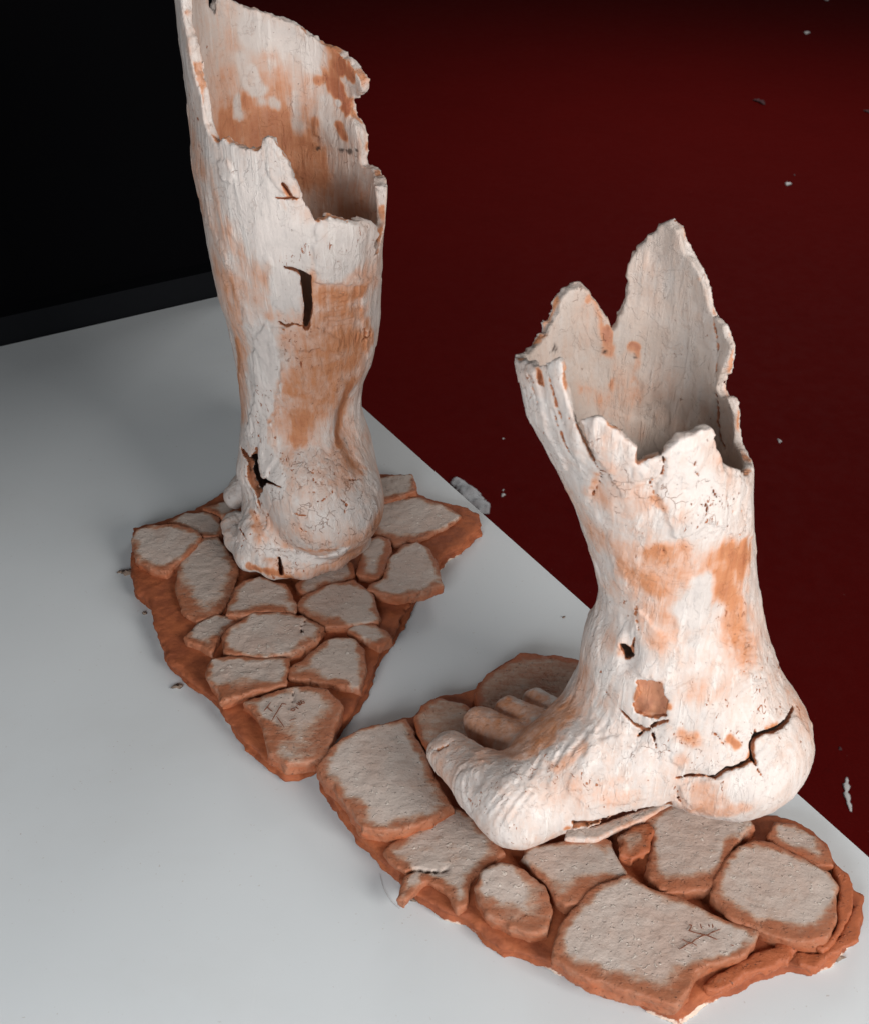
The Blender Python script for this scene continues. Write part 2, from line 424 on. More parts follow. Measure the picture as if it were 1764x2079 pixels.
for (x, y, a, b, g, m, lb) in [(1660, -4, 9, 17, -0.6, M_FLECK, 'largest white scrap on the red floor, at the top edge of the photo'),
    (1635, 68, 3.2, 4, 0.2, M_FLECK, 'white fleck on the red floor just below the largest scrap'),
    (1598, 375, 3.6, 4, 0.2, M_FLECK, 'bright white fleck on bare red floor right of the shorter leg top spike'),
    (1582, 897, 2.6, 3, 0.9, M_FLECK, 'white fleck on the red floor right of the torn rim of the shorter leg'),
    (1020, 1006, 2.6, 3, 0.1, M_FLECK, 'lower of two white dots on the red floor right of the crumpled tissue'),
    (1021, 995, 1.5, 1.8, 0, M_FLECK, 'smaller upper of two white dots on the red floor beside the crumpled tissue'),
    (1021, 891, 1.3, 1.6, 0.4, M_FLECK, 'single tiny dot on the red floor above the crumpled tissue'),
    (1541, 208, 4, 11, -0.6, M_DIM, 'dim mauve smear of lint on the red floor above the shorter leg'),
    (1760, 228, 3, 7, -0.3, M_DIM, 'dim lint on the red floor cut by the right edge of the photo'),
    (1720, 1612, 5, 24, 0.30, M_FLECK, 'long curled white scrap on the red floor right of the heel'),
    (1612, 356, 1.4, 2, 0, M_DIM, 'faint speck just above the bright white fleck on the red floor'),
    (1704, 1520, 2, 3, 0.8, M_DIM, 'faint pink speck above the long curled scrap on the red floor')]:
    scrap(x, y, a*1.35, b*1.2, g, m, lb)

# crumpled tissue stuck in the gap between table and red wall
def paper_wad():
    c = onz((955, 1010), ZF)[0]; sc = np.linalg.norm(c-ORG)/FPX
    e = thing('paper_tissue', tuple(c), 'crumpled white tissue on the red floor, peeping out beyond the table edge', 'tissue')
    nu, nv = 40, 22
    t, ph = np.meshgrid(np.linspace(-1, 1, nu), np.linspace(0, 2*math.pi, nv, endpoint=False), indexing='ij')
    prof = np.maximum(0.05, 1-np.abs(t)**2.6)**0.5
    ax = (onz((995, 1048), ZF)[0]-onz((924, 978), ZF)[0])/2; px = np.cross(ax/np.linalg.norm(ax), up); px = -px if px[0] > 0 else px
    p = (t.ravel()[:, None]*ax*1.0 + px*((np.cos(ph)*prof*0.019).ravel()+0.002)[:, None] + up*((np.sin(ph)+0.8)*prof*0.011).ravel()[:, None])
    q = p*1.0
    p = p + np.stack([fbm(q, 55, k, 4)-0.5 for k in (2, 5, 0)], 1)*0.024
    p[:, 2] = np.maximum(p[:, 2], 0)
    f = []
    for i in range(nu-1):
        for j in range(nv):
            k = (j+1) % nv; f.append([i*nv+j, (i+1)*nv+j, (i+1)*nv+k, i*nv+k])
    f += [list(range(nv)), list(range((nu-1)*nv, nu*nv))[::-1]]
    py_obj('wad', p, f, M_PAPER, e, True)
paper_wad()

# ------------------------------------------------------------------ SDF bits
def smin(a, b, k):
    h = np.clip(0.5+0.5*(b-a)/k, 0, 1); return b*(1-h)+a*h-k*h*(1-h)
def rcone(p, a, b, r1, r2):
    a = np.asarray(a); b = np.asarray(b); e = b-a; w = p-a
    t = np.clip((w@e)/(e@e), 0, 1); q = w-t[:, None]*e
    return np.sqrt((q*q).sum(1)) - (r1+(r2-r1)*t)

class Tube:
    """hollow limb: ellipse sections read off the drawing at the limb's own distance Y0"""
    def __init__(s, rows, Y0, depth_ratio, dy=None, zmin=0.0):
        z, cx, rx = [], [], []
        for (y, xl, xr) in rows:
            l, r = ony((xl, y), Y0)[0], ony((xr, y), Y0)[0]
            z.append(l[2]); cx.append((l[0]+r[0])/2); rx.append((r[0]-l[0])/2)
        o = np.argsort(z); z = np.array(z)[o]; cx = np.array(cx)[o]; rx = np.array(rx)[o]
        s.zt = np.linspace(z[0]-0.02, z[-1]+0.1, 400)
        ker = np.exp(-np.linspace(-2, 2, 15)**2); ker /= ker.sum()
        def sm(a): 
            b = np.interp(s.zt, z, a); return np.convolve(np.pad(b, 7, 'edge'), ker, 'valid')
        s.cx = sm(cx); s.rx = sm(rx)
        s.ry = s.rx*np.interp(s.zt, *zip(*depth_ratio))
        s.cy = Y0 + (np.interp(s.zt, *zip(*dy)) if dy else 0*s.zt); s.zmin = zmin
    def ev(s, p):
        z = p[:, 2]; cx = np.interp(z, s.zt, s.cx); cy = np.interp(z, s.zt, s.cy); rx = np.interp(z, s.zt, s.rx); ry = np.interp(z, s.zt, s.ry)
        dx, dy = p[:, 0]-cx, p[:, 1]-cy
        return dx, dy, rx, ry
    def d(s, p):
        dx, dy, rx, ry = s.ev(p); q = np.sqrt((dx/rx)**2+(dy/ry)**2)
        g = np.sqrt((dx/rx**2)**2+(dy/ry**2)**2)/np.maximum(q, 1e-6)
        return np.maximum((q-1)/np.maximum(g, 1e-6)*0.97, s.zmin-p[:, 2])
    def phi(s, p):
        dx, dy, rx, ry = s.ev(p); return np.arctan2(dx/rx, -dy/ry)

class Limb:
    def __init__(s, tube, prims, k, t, zfloor, bumps, ztop):
        s.tube, s.prims, s.k, s.t, s.zfloor, s.ztop = tube, prims, k, t, zfloor, ztop
        s.bc = []; s.rim = None; s.cuts = []; s.plugs = []; s.pads = []; s.creases = []
        b = [(s.hit(x, y), r, a, st) for x, y, r, a, st in bumps]
        s.bc = [(c, r*np.linalg.norm(c-ORG)/FPX, a, st) for c, r, a, st in b]
    def outer(s, p):
        d = s.tube.d(p)
        for (a, b, r1, r2, k) in s.prims: d = smin(d, rcone(p, a, b, r1, r2), k)
        for c, r, a, st in s.bc:
            w = p-c; q = (w[:, 0]**2+w[:, 1]**2)/r**2 + w[:, 2]**2/(r*st)**2
            d = d - a*np.exp(-q)
        return np.maximum(d, s.zfloor-p[:, 2])
    def march(s, x, y):
        d = rays((x, y))[0]; t = np.linspace(0.25, 1.45, 3000); p = ORG + d*t[:, None]
        return p, s.outer(p)
    def hit(s, x, y):
        p, v = s.march(x, y); i = np.argmax(v < 0)
        return p[i] if v[i] < 0 else p[np.argmin(v)]
    def back(s, x, y):
        p, v = s.march(x, y); n = np.where(v < -0.0005)[0]
        if not len(n): return p[np.argmin(v)]
        # the run of inside samples belonging to the tube
        br = np.where(np.diff(n) > 1)[0]; last = n[br[0]] if len(br) else n[-1]
        return p[last]
    def backin(s, x, y):
        p = s.back(x, y); g = s.grad(p); return p - g/np.linalg.norm(g)*s.t
    def wall(s, p): return s.t*(0.62+0.76*vnoise(p, 42, 2))
    def crease(s, pts, wpx, amp):
        P = np.array([s.hit(x, y) for x, y in pts]); c = P.mean(0)
        s.creases.append((P, wpx*np.linalg.norm(c-ORG)/FPX/2, amp, c, float(np.linalg.norm(P-c, axis=1).max())+0.008))
    def pad(s, pts, amp):
        """a sheet of clay laid on the surface, standing proud with a crisp torn edge"""
        P = np.array([s.hit(x, y) for x, y in pts]); c = P.mean(0); n = np.mean([s.grad(q) for q in P], 0); n /= np.linalg.norm(n)
        a = np.cross(n, [0, 0, 1.0]); a /= np.linalg.norm(a); b = np.cross(n, a); Q = np.stack([(P-c)@a, (P-c)@b], 1)
        s.pads.append((c, n, a, b, Q, amp, float(np.linalg.norm(P-c, axis=1).max())+0.006))
    def set_rim(s, seq):
        ph, zz = [], []
        for e in seq:
            kind, x, y = e[:3]
            p = s.hit(x, y) if kind == 'f' else s.back(x, y)
            ph.append(s.tube.phi(p[None])[0]); zz.append(p[2])
        ph = np.unwrap(np.array(ph)); zz = np.array(zz)
        s.rimpts = np.stack([ph, zz], 1)
        R = 0.062
        n_ph, z0, z1, nz = 1440, 0.0, s.ztop+0.03, 560
        gp = np.linspace(-math.pi, math.pi, n_ph, endpoint=False); gz = np.linspace(z0, z1, nz)
        best = None
        G = np.stack(np.meshgrid(gp*R, gz, indexing='ij'), -1).reshape(-1, 2)
        p0, pz = ph, zz
        poly = [(p0[0]-0.35, -0.3), (p0[0]-0.35, pz[-1])] + list(zip(p0, pz)) + [(p0[-1]+0.35, pz[0]), (p0[-1]+0.35, -0.3)]
        poly = np.array(poly); poly[:, 0] *= R
        for sh in (-2, -1, 0, 1, 2):
            q = poly.copy(); q[:, 0] += sh*2*math.pi*R
            if q[:, 0].max() < -math.pi*R-0.02 or q[:, 0].min() > math.pi*R+0.02: continue
            d = poly_sdf(G, q); best = d if best is None else np.minimum(best, d)
        s.rim = best.reshape(n_ph, nz); s.rim_g = (n_ph, z0, z1, nz)
    def rim_d(s, p):
        n_ph, z0, z1, nz = s.rim_g
        u = (s.tube.phi(p)+math.pi)/(2*math.pi)*n_ph; v = np.clip((p[:, 2]-z0)/(z1-z0)*(nz-1), 0, nz-1.001)
        i = np.floor(u).astype(int); f = u-i; i0 = i % n_ph; i1 = (i+1) % n_ph; j = v.astype(int); g = v-j
        M = s.rim
        return (M[i0, j]*(1-f)+M[i1, j]*f)*(1-g) + (M[i0, j+1]*(1-f)+M[i1, j+1]*f)*g
    def grad(s, c):
        e = 1e-4; return np.array([(s.outer((c+np.eye(3)[i]*e)[None])-s.outer((c-np.eye(3)[i]*e)[None]))[0] for i in range(3)])
    def cut(s, pts, w, depth, closed=False, dirn=None, side='f'):
        """crack (polyline with widths in px) or hole (closed polygon), through the wall along its normal"""
        P = np.array([s.hit(x, y) if side == 'f' else s.back(x, y) for x, y in pts]); c = P.mean(0)
        n = np.mean([s.grad(q) for q in P], 0) if dirn is None else -np.asarray(dirn, float); n /= np.linalg.norm(n)
        a = np.cross(n, [0, 0, 1.0]); a /= np.linalg.norm(a); b = np.cross(n, a)
        sc = np.linalg.norm(c-ORG)/FPX
        Q = np.stack([(P-c)@a, (P-c)@b], 1)
        W = np.broadcast_to(np.asarray(w, float), (len(P),))*sc if not closed else None
        s.cuts.append((c, n, a, b, Q, W, depth, closed, float(np.abs(Q).max())+0.02, (P-c)@n))
    def cut_d(s, p):
        d = np.full(len(p), 1.0)
        for (c, n, a, b, Q, W, depth, closed, rad, hn) in s.cuts:
            w = p-c; m = np.where((w*w).sum(1) < (rad+depth+0.02)**2)[0]
            if not len(m): continue
            w = w[m]; q = np.stack([w@a, w@b], 1); h = w@n
            jag = (vnoise(p[m], 300, 1)-0.5)*0.0022 + (vnoise(p[m], 750, 4)-0.5)*0.0012
            if closed:
                dd = poly_sdf(q, Q) + jag*1.3 + (vnoise(p[m], 140, 6)-0.5)*0.003; h0 = hn.mean()
            else:
                dd = np.full(len(m), 1e9); h0 = np.zeros(len(m))
                for k in range(len(Q)-1):
                    e = Q[k+1]-Q[k]; ww = q-Q[k]; t = np.clip((ww@e)/max(e@e, 1e-12), 0, 1)
                    r = ww-t[:, None]*e; ds = np.sqrt((r*r).sum(1)) - (W[k]+(W[k+1]-W[k])*t)/2
                    h0 = np.where(ds < dd, hn[k]+(hn[k+1]-hn[k])*t, h0); dd = np.minimum(dd, ds)
                dd = dd + jag*0.6
            dd = np.maximum(dd, np.abs(h-h0)-depth)
            d[m] = np.minimum(d[m], dd)
        return d
    def relief(s, p):
        r = (fbm(p, 30, 0, 2)-0.5)*0.0030 + (fbm(p, 110, 2, 2)-0.5)*0.0005
        r = r + (fbm(p*np.array([1, 1, 0.22]), 230, 3, 2)-0.5)*0.0011
        f = fbm(p*np.array([1, 1, 0.6]), 90, 5, 2)
        r = r - 0.0006*smooth(0.66, 0.69, f)          # peeled skins of slip
        for (P, w_, amp, c, rad) in s.creases:
            m = np.where(((p-c)**2).sum(1) < rad*rad)[0]
            if len(m):
                dd = polyline_dist(p[m], P)/w_; r[m] = r[m] + amp*(np.exp(-dd*dd) - 0.45*np.exp(-(dd-2.2)**2))
        for (c, n, a, b, Q, amp, rad) in s.pads:
            w = p-c; m = np.where((w*w).sum(1) < rad*rad)[0]
            if not len(m): continue
            w = w[m]; dd = poly_sdf(np.stack([w@a, w@b], 1), Q) + (fbm(p[m], 170, 2, 3)-0.5)*0.0075
            fall = smooth(-0.020, 0.0, dd)*0.6+0.4 if amp > 0 else 1
            r[m] = r[m] - amp*smooth(0.0005, -0.0005, dd)*fall*(np.abs(w@n) < 0.03)
        return r
    def full(s, p, coarse):
        o = s.outer(p)
        if coarse: 
            return np.maximum(o, -(o+s.t))
        o = o + s.relief(p)
        th = s.wall(p)
        d = np.maximum(o, -(o+th))
        rd = s.rim_d(p) + (fbm(p, 130, 6, 2)-0.5)*0.0035 + (vnoise(p, 420, 3)-0.5)*0.0022
        d = np.maximum(d, rd)
        d = np.maximum(d, -s.cut_d(p))
        for c, r in s.plugs:                      # sealed from inside by a pad of clay
            d = np.minimum(d, np.maximum(np.maximum(np.linalg.norm(p-c, axis=1)-r, o+0.0042+0.003*(vnoise(p, 160, 1)-0.5)), -(o+0.011)))
        return d
    def build(s, h, lo, hi):
        v, f = sparse_mesh(s.full, lo, hi, h, h*4+0.004)
        return biggest(v, f)
    def paint(s, v, strokes, default_in, default_out, crazed=(), shade_in=0.3):
        o = s.outer(v) + s.relief(v); th = s.wall(v); inner = o < -th*0.5
        terra = np.where(inner, default_in(v), default_out(v))
        for st in strokes:
            side, pts, rpx, val = st[:4]; soft = st[4] if len(st) > 4 else 0.8
            P = np.array([s.hit(x, y) if side == 'f' else s.backin(x, y) for x, y in pts])
            r = rpx*np.linalg.norm(P.mean(0)-ORG)/FPX
            m = np.where((inner == (side == 'b')) & (((v-P.mean(0))**2).sum(1) < (r*2+np.abs(P-P.mean(0)).max()*1.8+0.01)**2))[0]
            if not len(m): continue
            d = polyline_dist(v[m], P) if len(P) > 1 else np.linalg.norm(v[m]-P[0], axis=1)
            d = d*(0.70+0.6*fbm(v[m], 70, 2, 3)) + (fbm(v[m]*np.array([1, 1, 0.16]), 240, 5, 2)-0.5)*min(r*1.1, 0.008) + (vnoise(v[m], 260, 4)-0.5)*0.0022
            w = smooth(r*(1+soft*0.5), r*(1-soft), d)
            terra[m] = terra[m]*(1-w)+val*w
        cut = s.cut_d(v) < 0.0006; rim = (s.rim_d(v) > -0.0022)
        face = (o < -0.0010) & (o > -th+0.0010)
        terra = np.where(cut & face, 0.85, terra)
        rimf = rim & face
        for c, r in s.plugs: terra = np.where((np.linalg.norm(v-c, axis=1) < r*0.95) & (o < -0.0022) & (o > -0.010), 0.60+0.25*vnoise(v, 200, 3), terra)
        terra = np.where(rimf, 0.10+0.5*smooth(0.5, 0.7, vnoise(v, 120, 5)), terra)
        chip = 0.25 + 0.6*smooth(0.5, 0.75, fbm(v, 34, 1, 2))
        chip = np.where(inner, 0.25, chip)
        dark = np.where(cut & face, 0.12, 0.0)  # crack faces: a little of their shade put into the colour
        craze = np.zeros(len(v))
        for x, y, r in crazed:
            c = s.hit(x, y); q = np.linalg.norm(v-c, axis=1)/(r*np.linalg.norm(c-ORG)/FPX)
            craze = np.maximum(craze, smooth(1.25, 0.3, q+(fbm(v, 32, 2, 2)-0.5)*1.6)*(~inner))
        shade_tint = np.where(inner, shade_in*(0.6+0.8*vnoise(v, 40, 3)), 0)  # inner wall painted darker, standing in for shade inside the leg
        return {'shade_tint': shade_tint, 'terra': terra, 'chip': chip, 'dark': dark, 'craze': craze}

VOX = 0.00115
def slabify(poly_px, z):
    return onz(np.array(poly_px, float), z)[:, :2]

# ------------------------------------------------------------------ cobbled bases
ZB, ZS = 0.0125, 0.0198          # top of base sheet, top of stones
def plate(name, outline, z0, z1, h, rough, parent, mat, seed, paint, edge_r=0.002, cracks=(), layers=False, tilt=(0, 0), origin=(0, 0, 0)):
    """a torn clay plate: outline (metres) extruded z0..z1 with ragged, rounded edges"""
    outline = np.asarray(outline); lo = outline.min(0)-0.012; hi = outline.max(0)+0.012
    c = outline.mean(0)
    nx, ny = np.ceil((hi-lo)/h).astype(int)+1; nz = int(math.ceil((z1-z0+0.016)/h))+1
    X, Y, Z = np.meshgrid(lo[0]+np.arange(nx)*h, lo[1]+np.arange(ny)*h, z0-0.003+np.arange(nz)*h, indexing='ij')
    p = np.stack([X, Y, Z], -1).reshape(-1, 3)
    P2d = np.stack([X[:, :, 0], Y[:, :, 0]], -1).reshape(-1, 2)
    d2 = poly_sdf(P2d, outline)
    d2v = np.repeat(d2, nz)
    q = p + np.array([seed*1.37, seed*0.71, seed*0.13])
    e = d2v + (fbm(q, 60, 1, 2)-0.5)*0.006*rough + (fbm(q, 220, 3, 3)-0.5)*0.0030*rough
    if layers:
        e = e + 0.0022*smooth(0.35, 0.65, np.sin((p[:, 2]-z0)/(z1-z0)*9.5 + 6*vnoise(q, 20, 2))*0.5+0.5)
    for pts, w in cracks:
        cd = polyline_dist(P2d, np.asarray(pts)[:, :2]); 
        cdv = np.repeat(cd, nz) + (vnoise(q, 400, 2)-0.5)*0.002
        e = np.maximum(e, w-cdv)
    top = z1 + (p[:, 0]-c[0])*tilt[0] + (p[:, 1]-c[1])*tilt[1] + (fbm(q*np.array([1, 1, 0]), 45, 2, 3)-0.5)*0.0019*rough + (fbm(q*np.array([1, 1, 0]), 230, 4, 2)-0.5)*0.0009
    zt = p[:, 2]-top
    r = edge_r
    a = np.maximum(e+r, 0); b = np.maximum(zt+r, 0)
    d = np.sqrt(a*a+b*b) + np.minimum(np.maximum(e+r, zt+r), 0) - r
    d = np.maximum(d, z0-p[:, 2])
    v, f = surface_nets(d.reshape(nx, ny, nz).astype(np.float32), np.array([lo[0], lo[1], z0-0.003]), h)
    v, f = biggest(v, f, 0.05)
    vd = poly_sdf(v[:, :2], outline)
    attrs = paint(v, vd, z0, z1, c)
    return mesh_obj(name, v, f, mat, parent, attrs, True, origin)

def stone_paint(margin, bias, seed):
    def fn(v, vd, z0, z1, c):
        r = vd + (fbm(v + seed, 90, 1, 3)-0.5)*0.012
        ang = (v[:, :2]-c); ang = ang/np.maximum(np.linalg.norm(ang, axis=1), 1e-6)[:, None]
        m = margin*0.50*(1 + 0.8*(ang @ np.array([0.25, -0.95]))) * (0.1+1.9*smooth(0.25, 0.75, vnoise(v+seed, 30, 3)))
        t = smooth(-m-0.006, -m*0.25, r)*0.62 + bias
        t = np.maximum(t, smooth(0.0030, 0.0065, z1-v[:, 2])*(0.62+0.4*vnoise(v, 70, 5)))
        return {'terra': t}
    return fn
def base_paint(v, vd, z0, z1, c):
    low = smooth(0.006, 0.001, v[:, 2]-z0)*smooth(-0.006, -0.001, vd)
    return {'lime': low*(0.15+0.55*smooth(0.4, 0.7, vnoise(v, 35, 2))) + 0.12*vnoise(v, 60, 1)}

def build_base(sculpt, outline, stones, seed0, org, second=None):
    o2 = slabify(outline, ZB*0.6)
    plate('base', o2, 0.0, ZB, 0.0013, 1.1, sculpt, M_TERRA, seed0, base_paint, 0.0016, layers=True, origin=org)
    out = []
    for i, st in enumerate(stones):
        pts, opt = st[0], (st[1] if len(st) > 1 else {})
        zt = opt.get('z', ZS + 0.0028*math.sin(i*2.3+seed0)); z0 = opt.get('z0', ZB-0.0025)
        poly = slabify(pts, zt-0.003)
        c = poly.mean(0); poly = c + (poly-c)*opt.get('s', 1.03)
        cr = [(onz(np.array(cp, float), zt)[:, :2], w*0.0004) for cp, w in opt.get('cracks', [])]
        ob = plate('stone', poly, z0, zt, 0.0012, opt.get('rough', 1.0), sculpt, M_STONE, seed0*3+i*2.17,
                   stone_paint(opt.get('m', 0.009), opt.get('b', 0.03), i*0.37+seed0), opt.get('r', 0.0019), cr, tilt=opt.get('tilt', (0.02*math.sin(i*1.7), 0.03*math.cos(i*2.9))), origin=org)
        out.append((ob, zt))
    return out

def strokes_on(parent, org, name, lines, z, wpx, mat=M_INC):
    """incised marks: thin grooves of dark clay, laid as low ridged strips on the stone"""
    v = []; f = []
    for ln in lines:
        P = onz(np.array(ln, float), z)
        # densify
        Q = []
        for a, b in zip(P[:-1], P[1:]):
            for t in np.linspace(0, 1, 6)[:-1]: Q.append(a+(b-a)*t)
        Q.append(P[-1]); Q = np.array(Q); n = len(Q)
        dr = np.gradient(Q, axis=0); nr = np.stack([-dr[:, 1], dr[:, 0], 0*dr[:, 0]], 1); nr /= np.maximum(np.linalg.norm(nr, axis=1), 1e-9)[:, None]
        w = wpx*0.00034*(0.75+0.5*vnoise(Q, 700, 3))*np.minimum(1, 0.45+np.minimum(np.arange(n), np.arange(n)[::-1])*0.5)
        b0 = len(v)
        for k in range(n):
            v += [Q[k]-nr[k]*w[k]/2, Q[k]+np.array([0, 0, 0.00035]), Q[k]+nr[k]*w[k]/2]
        for k in range(n-1):
            i = b0+k*3; f += [[i, i+1, i+4, i+3], [i+1, i+2, i+5, i+4]]
    return py_obj(name, [np.array(p)-np.array(org) for p in v], f, mat, parent, True)

def r3(*a): return [(232+x*.4386, 949.6+y*.4386) for x, y in a]
def r6(*a): return [(633+x*.339, 1301+y*.339) for x, y in a]
def r7(*a): return [(1019.9+x*.4219, 1582.6+y*.4219) for x, y in a]

# =================================================================== LEFT SCULPTURE
orgL = onz((620, 1120), 0)[0]
left = thing('leg_sculpture', tuple(orgL), 'taller broken clay leg, heel towards viewer, on a cobbled base narrowing to a point', 'sculpture', 'broken clay leg sculptures')
outL = [(271, 1080), (268, 1143), (269, 1186), (280, 1213), (304, 1226), (315, 1265), (320, 1287), (335, 1327), (342, 1349), (377, 1375), (407, 1401), (447, 1436),
        (469, 1476), (495, 1502), (539, 1546), (578, 1578), (609, 1578), (644, 1556), (666, 1520), (693, 1476), (719, 1445), (745, 1405), (771, 1344), (798, 1300),
        (820, 1261), (846, 1213), (880, 1192), (888, 1160), (894, 1143), (934, 1112), (978, 1077), (976, 1050), (934, 1033), (846, 1010), (838, 972), (760, 970), (600, 975), (470, 1000), (416, 1030), (346, 1060)]
stL = [
 (r3((85, 340), (110, 300), (180, 278), (270, 275), (350, 295), (415, 330), (380, 370), (330, 420), (240, 485), (170, 470), (95, 430)), {'m': .006}),
 (r3((255, 260), (330, 215), (420, 210), (480, 240), (500, 300), (485, 332), (410, 325), (330, 295)), {'m': .006}),
 (r3((415, 345), (490, 335), (540, 400), (575, 480), (560, 560), (520, 640), (470, 690), (380, 710), (310, 660), (285, 560), (300, 470), (340, 400)), {'m': .015}),
 (r3((560, 560), (600, 530), (680, 510), (800, 545), (845, 640), (835, 680), (720, 675), (600, 695), (525, 690), (530, 640)), {'m': .007}),
 (r3((840, 540), (900, 490), (1040, 440), (1100, 450), (1115, 510), (1060, 545), (900, 595), (850, 580)), {'m': .002, 'b': .16}),
 (r3((1120, 500), (1140, 420), (1170, 350), (1220, 325), (1275, 340), (1280, 400), (1250, 480), (1230, 520), (1130, 515)), {'m': .005, 'b': .10}),
 (r3((1240, 520), (1270, 430), (1330, 370), (1400, 360), (1450, 390), (1490, 450), (1520, 545), (1430, 580), (1310, 610), (1180, 570), (1180, 550)), {'m': .007}),
 (r3((1180, 310), (1200, 210), (1290, 140), (1400, 145), (1520, 175), (1610, 230), (1540, 275), (1400, 345), (1300, 360), (1240, 325)), {'m': .006, 'b': .05}),
 (r3((1150, 75), (1300, 40), (1380, 35), (1405, 120), (1330, 145), (1230, 165), (1150, 170)), {'m': .003, 'b': .1}),
 (r3((850, 645), (900, 590), (1020, 545), (1110, 535), (1190, 590), (1230, 700), (1220, 720), (1080, 740), (980, 745), (900, 690)), {'m': .009}),
 (r3((325, 800), (380, 720), (480, 690), (560, 695), (605, 705), (520, 760), (480, 820), (455, 870), (400, 840), (340, 820)), {'m': .005}),
 (r3((505, 790), (560, 740), (640, 690), (760, 680), (870, 695), (980, 745), (940, 800), (820, 870), (700, 885), (560, 875), (515, 850)), {'m': .006, 'cracks': [(r3((885, 705), (865, 735), (870, 760)), 1.5)]}),
 (r3((1080, 760), (1130, 725), (1190, 730), (1260, 770), (1280, 800), (1220, 835), (1120, 790)), {'m': .006, 'b': .12}),
 (r3((805, 940), (900, 870), (1000, 810), (1100, 795), (1160, 850), (1165, 930), (1135, 1030), (1040, 1010), (900, 990), (820, 980)), {'m': .011}),
 (r3((440, 950), (460, 900), (540, 882), (700, 890), (805, 880), (800, 930), (790, 1010), (640, 1045), (500, 1090), (490, 1050), (450, 1000)), {'m': .013}),
 (r3((600, 1095), (700, 1065), (830, 1030), (900, 1020), (990, 1040), (1060, 1110), (1020, 1210), (990, 1340), (900, 1370), (800, 1375), (720, 1320), (700, 1200), (640, 1130)), {'m': .016, 'z': .0222, 'tilt': (0, 0), 'rough': .8, 'cracks': [(r3((825, 1028), (830, 1060), (826, 1080)), 1.6)]}),
 (r3((415, 195), (490, 170), (560, 150), (610, 185), (500, 245)), {'m': .004, 'b': .08}),
]
sL = build_base(left, outL, stL, 1.0, orgL)
def rA(*a): return [((720+x*.17007)*.70335, (1960+y*.17007)*.70335) for x, y in a]
strokes_on(sL[15][0], (0, 0, 0), 'inscription', [
    rA((370, 395), (250, 545)), rA((300, 470), (400, 555)), rA((635, 430), (560, 415), (370, 730)), rA((465, 630), (600, 825)),
    rA((700, 540), (730, 500), (785, 510), (760, 540), (715, 530)), rA((790, 470), (840, 510)), rA((795, 405), (870, 450)), rA((835, 385), (880, 440), (900, 400)), rA((870, 365), (930, 380), (940, 410), (905, 415), (870, 375)),
    rA((680, 710), (735, 685), (800, 675))], 0.0233, 2.4)
bpy.data.objects['inscription'].parent = sL[15][0]
for v in bpy.data.objects['inscription'].data.vertices: v.co = v.co - Vector(orgL)

tubeL = Tube([(-260, 335, 808), (-100, 352, 806), (18, 365, 803), (107, 374, 800), (198, 387, 797), (320, 399, 794), (426, 417, 787), (503, 432, 778), (594, 450, 772), (633, 464, 771),
              (720, 480, 760), (768, 487, 741), (833, 491, 730), (881, 491, 728), (929, 491, 738), (980, 495, 750), (1030, 499, 745), (1075, 507, 735), (1110, 520, 720)],
             0.795, [(0, 0.95), (0.10, 0.95), (0.18, 0.98), (0.3, 0.98), (0.6, 0.92)], [(0, 0.0), (0.15, 0.0), (0.3, -0.008), (0.6, 0.0)], 0.024)
def Yp(x, y, Y): return ony((x, y), Y)[0]
def Z(x, y, z): return onz((x, y), z)[0]
pL = [
 (Z(677, 1020, .080), Yp(640, 930, .788), .0378, .0455, .030),
 (Z(640, 985, .10), Z(668, 1022, .080), .036, .040, .02),
 (np.array([Z(600, 1060, .06)[0], .80, .06]), np.array([Z(600, 1060, .05)[0]-.012, .93, .045]), .042, .032, .02),
 (np.array([Z(600, 1060, .06)[0]-.03, .86, .045]), Z(478, 1008, .036), .028, .011, .012),
]
sk = [(473, 1062, .038, .0095), (482, 1096, .033, .0100), (508, 1130, .031, .0115), (560, 1142, .032, .013), (620, 1144, .031, .0125), (680, 1126, .032, .0120), (728, 1096, .033, .0105)]
for a, b in zip(sk[:-1], sk[1:]):
    pL.append((Z(*a[:3]), Z(*b[:3]), a[3], b[3], .006))
pL.append((Z(545, 1085, .045), Z(700, 1080, .045), .026, .022, .008))
bumpsL = [(702, 850, 24, -0.0055, 2.2), (720, 930, 18, -0.003, 2), (668, 850, 22, .003, 3), (585, 880, 26, -.0025, 2.5), (560, 700, 22, .002, 3),
          (492, 960, 26, .004, 1.2), (640, 640, 40, .0015, 1), (500, 560, 30, -.0015, 3), (560, 960, 30, .002, 1.4), (530, 1060, 18, -.003, 1.6), (710, 500, 50, .002, 1)]
limbL = Limb(tubeL, pL, .02, .0078, .0215, bumpsL, 0.60)
rimL = [('f', *q) for q in [(443, 292), (453, 283), (466, 292), (478, 295), (499, 305), (516, 302), (530, 298), (535, 284), (545, 276), (557, 283), (575, 311), (591, 344), (612, 393), (621, 420), (641, 454),
        (651, 445), (670, 442), (694, 442), (721, 451), (733, 446), (746, 445), (761, 457), (766, 475), (758, 493), (762, 515), (771, 518)]] + \
       [('b', *q) for q in [(789, 430), (789, 378), (773, 346), (749, 330), (746, 320), (750, 292), (743, 253), (727, 232), (721, 200), (751, 182), (752, 160), (736, 138), (720, 120), (690, 97), (662, 88), (640, 70), (600, 45), (560, 30), (520, 18), (495, 16), (470, 2), (445, -14), (431, 0), (424, 26), (421, 26), (414, -5), (405, -60), (392, -90)]] + \
       [('f', *q) for q in [(368, -40), (372, 40), (385, 100), (405, 183), (417, 250), (427, 268), (438, 292)]]
limbL.set_rim(rimL)
